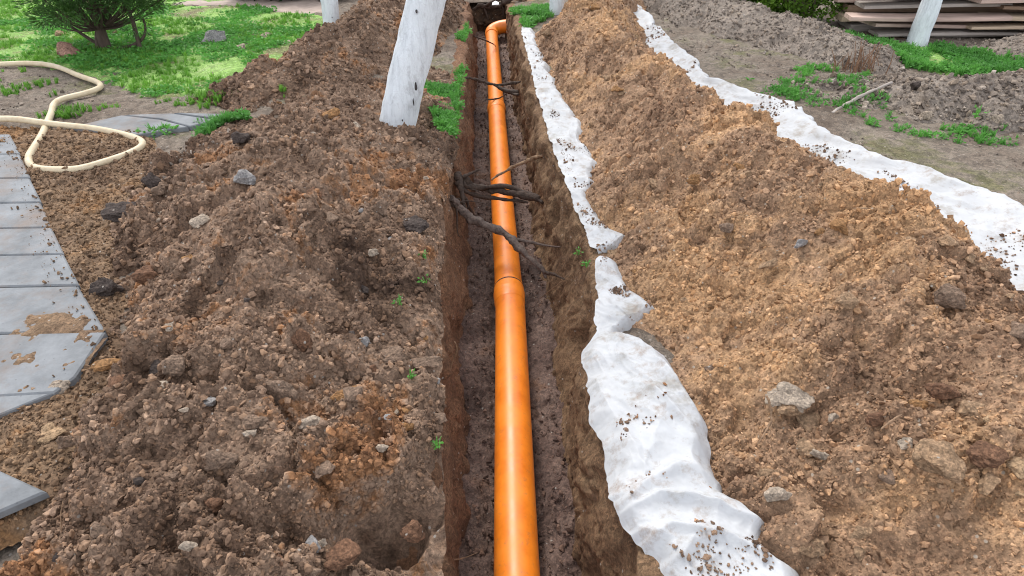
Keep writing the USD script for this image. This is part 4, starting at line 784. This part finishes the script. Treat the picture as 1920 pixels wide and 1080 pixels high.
# ------------------------------------------------------------------ stones and large clods
from scipy.spatial import cKDTree
from scipy.interpolate import RegularGridInterpolator
_gx, _gy = np.arange(-5.5, 7.01, 0.04), np.arange(0.2, 10.6, 0.04)
_mac = RegularGridInterpolator((_gx, _gy), macro(*np.meshgrid(_gx, _gy, indexing='ij')), bounds_error=False, fill_value=0.0)
_all = np.vstack([SURF[k][0] for k in ('a', 'b', 'c', 'd', 'e', 'f', 'dug')]); _tree = cKDTree(_all[:, :2])
def top_z(x, y):
    best = float(_mac((x, y))); d, i = _tree.query((x, y), k=6)
    return max([best]+[_all[j, 2] for q, j in zip(d, i) if q < 0.02])
def settle(a, b):
    z = 0.0
    for _ in range(14):
        p = at(a, b, z); z = 0.5*z+0.5*top_z(p[0], p[1])
    p = at(a, b, z); p[2] = z; return p
def broken(seed, sub, flat, rough):
    """A rough lump: an angular core with chips, hollows and a crumbly skin."""
    m = rock(seed, sub, flat=flat, rough=0.0); v = np.array(m.vertices); n = m.vertex_normals
    c = 0.5*(fbm(v*1.6+seed, 3, seed)-0.5) + 0.55*rough*(fbm(v*4+seed, 4, seed+1)-0.5) + 0.25*rough*np.abs(noise(v*9, seed+2)-0.5)
    return trimesh.Trimesh(v+n*c[:, None]*0.9, m.faces, process=False)
def stone(a, b, w, h, kind, label, cat='stone', name=None, seed=0, group=None, flat=0.8, tilt=None, lumpy_=False, sink=0.25):
    p = settle(a, b); s = w/2*np.linalg.norm(p-[0, 0, EYE])/F*0.93
    m = broken(seed+1000, 4 if w > 35 else 3, flat, 0.5 if cat == 'clod' else 0.25)
    v = m.vertices*s*[1, 0.8, min(1.1, h/w*1.5)]; g = np.random.default_rng(seed); a_ = g.uniform(-.5, .5); c_, s_ = math.cos(a_), math.sin(a_)
    v = np.c_[v[:, 0]*c_-v[:, 1]*s_, v[:, 0]*s_+v[:, 1]*c_, v[:, 2]]
    if tilt: v[:, 2] += v[:, 0]*tilt
    zmin = v[:, 2].min(); v = v+[p[0], p[1], p[2]-zmin*(1-2*sink)-0.002]
    solo(name or ('stone' if cat == 'stone' else 'soil_clod'), (v, m.faces), m_stone[kind], label, cat, group, smooth=False)
ST = [(133, 108, 52, 30, 'red', 'reddish stone in the grass below the evergreen shrub'), (404, 82, 56, 30, 'grey', 'grey angular stone lying in the lawn'), (117, 68, 30, 16, 'tan', 'small tan stone left of the evergreen shrub'),
      (218, 66, 16, 30, 'red', 'pinkish stone behind the evergreen trunk'), (170, 88, 26, 10, 'orange', 'orange stone beside the evergreen trunk'), (452, 98, 40, 22, 'pale', 'pale stone in yellowish grass near the far heap'), (464, 88, 24, 12, 'dark', 'dark stone leaning on the pale lawn stone'),
      (500, 72, 40, 14, 'pale', 'pale rubble stone among the lawn weeds'), (543, 84, 30, 12, 'pale', 'pale flat stone near the foot of the far heap'), (245, 88, 22, 10, 'pale', 'small white stone between the shrub stems'),
      (1886, 446, 50, 24, 'tan', 'tan stone resting on the white sheet at the right edge'), (458, 340, 58, 30, 'grey', 'grey stone on top of the left soil heap'), (355, 1025, 36, 36, 'pale', 'pale grey stone in the front left soil'), (603, 1020, 26, 26, 'pale', 'pale rounded stone right of the front hollow edge'),
      (470, 816, 34, 20, 'pale', 'whitish stone in the middle of the left heap'), (590, 797, 60, 30, 'pale', 'pale brown stone above the front hollow'), (716, 843, 32, 24, 'pale', 'white pebble near the trench lip on the left heap'), (345, 770, 20, 10, 'pale', 'thin pale chip on the left heap'),
      (1700, 834, 44, 16, 'pale', 'flat pale stone on the front right ridge'), (1455, 935, 56, 40, 'pale', 'pale lump half buried by the crumpled sheet'), (1535, 855, 42, 32, 'pale', 'greenish pale stone on the front right ridge'), (1560, 785, 34, 16, 'pale', 'whitish chip on the right ridge below the flaky clod'),
      (1315, 818, 30, 20, 'redbrown', 'red-brown pebble at the edge of the crumpled sheet'), (1500, 460, 34, 20, 'grey', 'greyish stone near the top of the long ridge'), (1363, 430, 40, 20, 'brown', 'brown stone on the sunny side of the ridge'), (1735, 220, 26, 24, 'pale', 'pale stone stuck in the grey rubble heap'),
      (1720, 165, 30, 20, 'dark', 'dark clump on the track before the rubble heap'), (1865, 230, 24, 16, 'pale', 'light stone at the right of the rubble heap')]
for i, (a, b, w, h, k, lb) in enumerate(ST): stone(a, b, w, h, k, lb, seed=i)
CL = [(205, 550, 62, 44, 'dark', 'dark damp clod by the slab path'), (282, 520, 66, 30, 'redbrown', 'red-brown flat clod near the slab path'), (230, 404, 90, 34, 'dark', 'long dark clod at the left foot of the heap'), (290, 350, 50, 40, 'dark', 'dark grey clod below the hose loop'),
      (300, 362, 40, 30, 'brown', 'brown clod beside the dark one below the hose'), (780, 425, 80, 30, 'dark', 'dark clod on the heap near the root bundle'), (715, 398, 50, 30, 'brown', 'brown clod in the upper right of the left heap'), (700, 475, 34, 20, 'pale', 'pale crusty clod near the trench lip'),
      (800, 684, 70, 30, 'brown', 'long brown clod lying at the trench lip'), (735, 668, 70, 26, 'brown', 'flat brown clod left of the lip clod'), (655, 745, 70, 34, 'orange', 'orange clay clod in the middle of the left heap'), (760, 800, 40, 26, 'orange', 'small orange clay clod near the trench'),
      (565, 645, 70, 50, 'redbrown', 'red-brown clod in the hollow of the left heap'), (530, 740, 90, 70, 'brown', 'big brown clod on the left heap'), (410, 870, 80, 44, 'brown', 'large rounded brown clod in the front left soil'), (480, 795, 66, 30, 'brown', 'brown clod next to the whitish stone'),
      (330, 690, 70, 40, 'brown', 'brown clod below the slab path end'), (400, 950, 60, 30, 'redbrown', 'red-brown clod near the bottom left'), (90, 815, 56, 26, 'tan', 'tan clod between the two slabs'), (130, 830, 44, 30, 'brown', 'grey-brown clod right of the slab gap'),
      (115, 730, 50, 26, 'pale', 'pale clod against the broken slab end'), (205, 690, 70, 24, 'orange', 'orange clay clod at the slab path corner'), (120, 600, 50, 20, 'orange', 'flattened clay smear lump on the slabs'), (780, 1000, 60, 50, 'redbrown', 'red-brown clod in the dark hollow'),
      (640, 1050, 90, 44, 'redbrown', 'red-brown clod at the bottom edge by the hollow'), (450, 262, 44, 22, 'dark', 'dark clod in the grass by the far slabs'), (480, 255, 30, 18, 'brown', 'brown clod in the grass by the far slabs'),
      (1475, 742, 120, 34, 'pale', 'pale flaky clod with a shadowed gap on the ridge'), (1480, 768, 60, 26, 'sandy', 'sandy clod under the flaky clod'), (1770, 735, 66, 44, 'redbrown', 'red-brown clod high on the front right ridge'), (1645, 790, 60, 30, 'redbrown', 'red-brown clod beside the thin twig'),
      (1590, 570, 60, 34, 'sandy', 'sandy clod on the middle of the ridge'), (1775, 565, 64, 40, 'brown', 'brown clod near the right end of the ridge'), (1440, 500, 50, 24, 'sandy', 'sandy clod on the smooth patch of the ridge'), (1755, 870, 110, 40, 'sandy', 'large sandy clod in the lower right'),
      (1850, 860, 90, 34, 'redbrown', 'dark red-brown clod in the lower right'), (1760, 470, 40, 20, 'sandy', 'sandy clod at the crest by the white sheet'), (1300, 340, 44, 20, 'orange', 'orange clod on the ridge above the sheet'), (1610, 1000, 44, 26, 'sandy', 'sandy clod at the lower right foot'),
      (1720, 760, 40, 24, 'orange', 'orange-brown clod on the right ridge'), (1520, 1030, 60, 30, 'sandy', 'sandy clod beyond the tip of the crumpled sheet'), (1145, 480, 44, 20, 'sandy', 'sandy clod covering the break in the white sheet'), (1155, 690, 60, 18, 'redbrown', 'red-brown clod on the crumpled sheet fold')]
for i, (a, b, w, h, k, lb) in enumerate(CL): stone(a, b, w, h, k, lb, 'clod', seed=100+i, lumpy_=(i % 3 != 0), sink=0.3)
cr = np.random.default_rng(77)
for key, n, kinds, lb, gp in (('a', 110, ['brown', 'brown', 'brown', 'redbrown', 'dark', 'pale', 'grey', 'orange'], 'on the left heap', 'clods on the left soil heap'),
                              ('c', 120, ['sandy', 'sandy', 'sandy', 'tan', 'sandy', 'orange', 'brown'], 'on the right ridge', 'clods on the right soil ridge')):
    V, f, _ = SURF[key]; P = on_surface(V, f, n, cr, 1.9, zmin=0.04)
    for i, p in enumerate(P):
        s = float(sizes(cr, 1, 0.018, 0.06, 2.2)[0])*(0.8+0.12*p[1]); m = broken(2000+i % 23, 2, 0.7, 0.5); kd = kinds[i % len(kinds)]
        a_ = cr.uniform(0, 6.3); c_, s_ = math.cos(a_), math.sin(a_); v = m.vertices*s*[1, 1, 0.8]; v = np.c_[v[:, 0]*c_-v[:, 1]*s_, v[:, 0]*s_+v[:, 1]*c_, v[:, 2]]+p+[0, 0, s*0.08]
        run = 'in front' if p[1] < 1.1 else 'near the front' if p[1] < 1.6 else 'midway' if p[1] < 2.3 else 'past midway' if p[1] < 3.2 else 'further back'
        off = p[0]-np.interp(p[1], [q[1] for q in HEAPS[key]], [q[0] for q in HEAPS[key]])
        where = ('on the slab path side' if off < -0.25 else 'near the trench lip' if off > 0.35 else 'on the crest') if key == 'a' else ('low by the white sheet' if off < -0.5 else 'on the trench-facing slope' if off < -0.12 else 'on the crest' if off < 0.2 else 'on the far slope')
        word = {'redbrown': 'red-brown', 'dark': 'dark damp', 'pale': 'pale'}.get(kd, kd)
        solo('soil_clod', (v, m.faces), m_stone[kd], f'{word} clod {lb}, {run}, {where}', 'clod', gp, smooth=False)

# ------------------------------------------------------------------ grass and weeds
def tuft(seed, n=14, h=0.07, w=0.0045, spread=0.02, lean=0.5):
    rng = np.random.default_rng(seed); ms = []
    for _ in range(n):
        a = rng.uniform(0, 6.283); d = np.array([math.cos(a), math.sin(a), 0]); s = np.array([-d[1], d[0], 0]); b = d*rng.uniform(0, spread); L = h*rng.uniform(0.5, 1.25); k = rng.uniform(0.1, lean)
        pts = [b, b+d*L*0.15*k+[0, 0, L*0.45], b+d*L*0.55*k+[0, 0, L*0.82], b+d*L*1.1*k+[0, 0, L*(1-0.3*k)]]
        ww = [w, w*0.9, w*0.6]
        v = [p+s*q for p, q in zip(pts[:3], ww)]+[p-s*q for p, q in zip(pts[:3], ww)]+[pts[3]]
        ms.append((np.array(v), np.array([[0, 1, 4], [0, 4, 3], [1, 2, 5], [1, 5, 4], [2, 6, 5]])))
    return join(ms)
def weed(seed, n=12, h=0.05, L=0.03):
    rng = np.random.default_rng(seed); a = rng.uniform(0, 6.283, n); r = rng.uniform(0.0, 0.035, n)
    P = np.stack([np.cos(a)*r, np.sin(a)*r, rng.uniform(0.2, 1, n)*h], 1); D = np.stack([np.cos(a), np.sin(a), rng.uniform(-0.1, 0.35, n)], 1)
    return leaves(P, D, rng.uniform(0.7, 1.3, n)*L, L*0.62, rng, fold=0.12)
TF = [tuft(i) for i in range(6)]; WD = [weed(50+i) for i in range(6)]
def cover(name, label, polys, protos, mat, dens, seed, smin, smax, patch=0.35, scale=3.0, cat='grass', clear=True):
    rng = np.random.default_rng(seed); out = []
    for poly in polys:
        pg = sg.Polygon(poly); x0, y0, x1, y1 = pg.buffer(0.12).bounds; n = int((x1-x0)*(y1-y0)*dens)
        x, y = rng.uniform(x0, x1, n), rng.uniform(y0, y1, n)
        inn = shapely.contains_xy(pg.buffer(0.0), x+0.16*n2(x, y, 4, seed, 2), y+0.16*n2(x, y, 4, seed+1, 2))
        ok = inn & (n2(x, y, scale, seed+2, 3) > patch-0.5+0.16*(rng.random(n)-0.5)) & (y < 14)
        ok &= ~((x > lip_l(y)-0.012) & (x < lip_r(y)+0.012) & (y < END))
        out.append(np.stack([x, y], 1)[ok])
    q = np.vstack(out); z = macro(q[:, 0], q[:, 1])
    if clear:
        h = z-ground(q[:, 0], q[:, 1]); k = (h < 0.06); q, z = q[k], z[k]
    P = np.c_[q, z-0.004]
    instancer('/World/'+name, protos, mat, P, upright(rng, len(P)), rng.uniform(smin, smax, len(P)), rng, kind='stuff', label=label, category=cat)
    return len(P)
lawn = px([(-60, 42), (120, 30), (300, 20), (470, 22), (610, 45), (612, 72), (590, 95), (520, 128), (430, 150), (400, 182), (300, 190), (240, 170), (190, 150), (100, 128), (-60, 120)])
lawn2 = px([(200, 170), (300, 180), (560, 178), (540, 195), (440, 205), (330, 210), (220, 210), (150, 222), (60, 236), (110, 205)])
bed = px([(275, 262), (365, 244), (440, 228), (470, 228), (465, 245), (420, 268), (330, 300), (280, 300)])
strip = px([(800, 180), (850, 168), (874, 175), (872, 210), (862, 290), (835, 290), (815, 250), (790, 195)])
strip2 = px([(868, 60), (884, 60), (880, 170), (862, 165)])
right = px([(1515, 62), (1600, 78), (1680, 92), (1780, 100), (1840, 118), (1930, 130), (1930, 150), (1800, 146), (1680, 128), (1590, 108), (1530, 80)])
patch_r = [px([(1480, 140), (1560, 120), (1562, 140), (1500, 156)]), px([(1565, 155), (1620, 150), (1640, 170), (1590, 175)]), px([(1440, 150), (1500, 160), (1490, 190), (1440, 180)])]
print('grass', cover('lawn_grass', 'bright green grass of the lawn at upper left', [lawn, px([(-400, -120), (500, -120), (420, 0), (300, 14), (-300, 60)])], TF, m_grass, 620, 201, 0.4, 0.95, patch=0.5))
print('weeds', cover('lawn_weeds', 'low leafy weeds among the lawn grass', [lawn], WD, m_weed, 1000, 202, 0.55, 1.15, patch=0.5, scale=2.3, cat='weeds'))
print(cover('sparse_grass', 'thin grass on the worn ground beside the hose and far slabs', [lawn2, px([(-60, 130), (100, 138), (180, 170), (90, 215), (-60, 225)])], TF, m_grass, 900, 203, 0.35, 0.8, patch=0.56))
print(cover('weed_patch', 'green weed patch in front of the far slabs', [bed], TF+WD, m_weed, 2200, 204, 0.6, 1.1, patch=0.46, cat='weeds'))
print(cover('grass_strip', 'grass left standing on the trench edge by the leaning tree', [strip, strip2], TF+WD, m_weed, 2300, 205, 0.5, 1.0, patch=0.46, clear=False))
print(cover('weed_bed', 'lush green weeds around the whitewashed tree by the planks', [right], WD+TF[:3], m_weed, 2000, 206, 0.7, 1.25, patch=0.36, cat='weeds'))
print(cover('sparse_weeds', 'small scattered weed tufts on the grey track at right', patch_r+[px([(1400, 160), (1640, 180), (1900, 200), (1900, 280), (1700, 260), (1450, 220)])], WD[:3]+TF[:3], m_weed, 1100, 207, 0.3, 0.85, patch=0.555, scale=5, cat='weeds'))
print(cover('trench_end_weeds', 'pale green weeds right of the pipe elbow', [px([(962, 25), (1020, 20), (1030, 45), (985, 68)])], WD+TF, m_weed, 2200, 208, 0.7, 1.3, patch=0.4, cat='weeds', clear=False))
tr = np.random.default_rng(41)
for i, (a, b, lb) in enumerate([(795, 482, 'small green sprout upper on the left heap near the lip'), (797, 530, 'small green sprout mid left heap near the lip'), (750, 570, 'small green sprout left of the pipe joint'), (770, 710, 'small green sprout on the front left heap'), (1085, 478, 'grass wisps on the right trench lip'),
                                (1100, 500, 'tiny green sprout on the bulging right lip'), (1655, 205, 'light green tuft on the track at right'), (1830, 220, 'blue-green tuft in the rubble heap'), (820, 838, 'tiny sprout on the left lip in front')]):
    p = settle(a, b); k = 0.55 if i != 7 else 1.2
    v, f = join([(tuft(300+i, 8, 0.06)[0]*k, tuft(300+i, 8, 0.06)[1]), (weed(320+i, 8)[0]*k, weed(320+i, 8)[1])])
    solo('sprout', (v+p, f), m_weed, lb, 'plant')
def stalks(label, a, b, n, h, seed):
    g = np.random.default_rng(seed); c = settle(a, b); ms = []
    for _ in range(n):
        o = c+[g.normal()*0.10, g.normal()*0.05, -0.02]; d = np.array([g.normal()*0.22, g.normal()*0.2, 1.0]); L = h*g.uniform(0.5, 1.2)
        ms.append(tube(np.array([o, o+d*L*0.5, o+d*L+[g.normal()*.02, 0, 0]]), [0.005, 0.004, 0.002], 5))
    solo('dry_stalks', join(ms), m_stalk, label, 'plant')
stalks('clump of dry brown stalks at the end of the grey heap', 1612, 135, 34, 0.24, 5)

# debris at the far end of the trench
dr = np.random.default_rng(55)
root('dark ragged root debris over the end wall of the trench', [(-.2, 9.05, -.3), (-.05, 9.0, -.22), (.08, 9.02, -.24), (.2, 8.98, -.2), (.36, 9.02, -.13), (.45, 9.1, -.12)], [.02, .04, .03, .045, .03, .01], m_root, seed=31,
     extra=[([(0, 9, -.22), (.1, 8.97, -.16), (.22, 9, -.14), (.3, 9.1, -.1)], (.025, .01)), ([(-.05, 9.0, -.24), (0, 8.96, -.34), (.02, 8.95, -.45)], (.015, .006)), ([(.2, 8.98, -.2), (.22, 8.95, -.3), (.19, 8.94, -.4)], (.015, .005))])
c = at(929, 9, -0.13); w = 0.42*np.array([(-.10, -.05, 0), (.10, -.06, .02), (.11, .05, .06), (0, .08, .1), (-.1, .06, .05), (0.01, 0, .07)])
solo('paper_scrap', (w+c, np.array([[0, 1, 5], [1, 2, 5], [2, 3, 5], [3, 4, 5], [4, 0, 5]])), m_paper, 'white crumpled scrap at the far end of the trench', 'scrap')
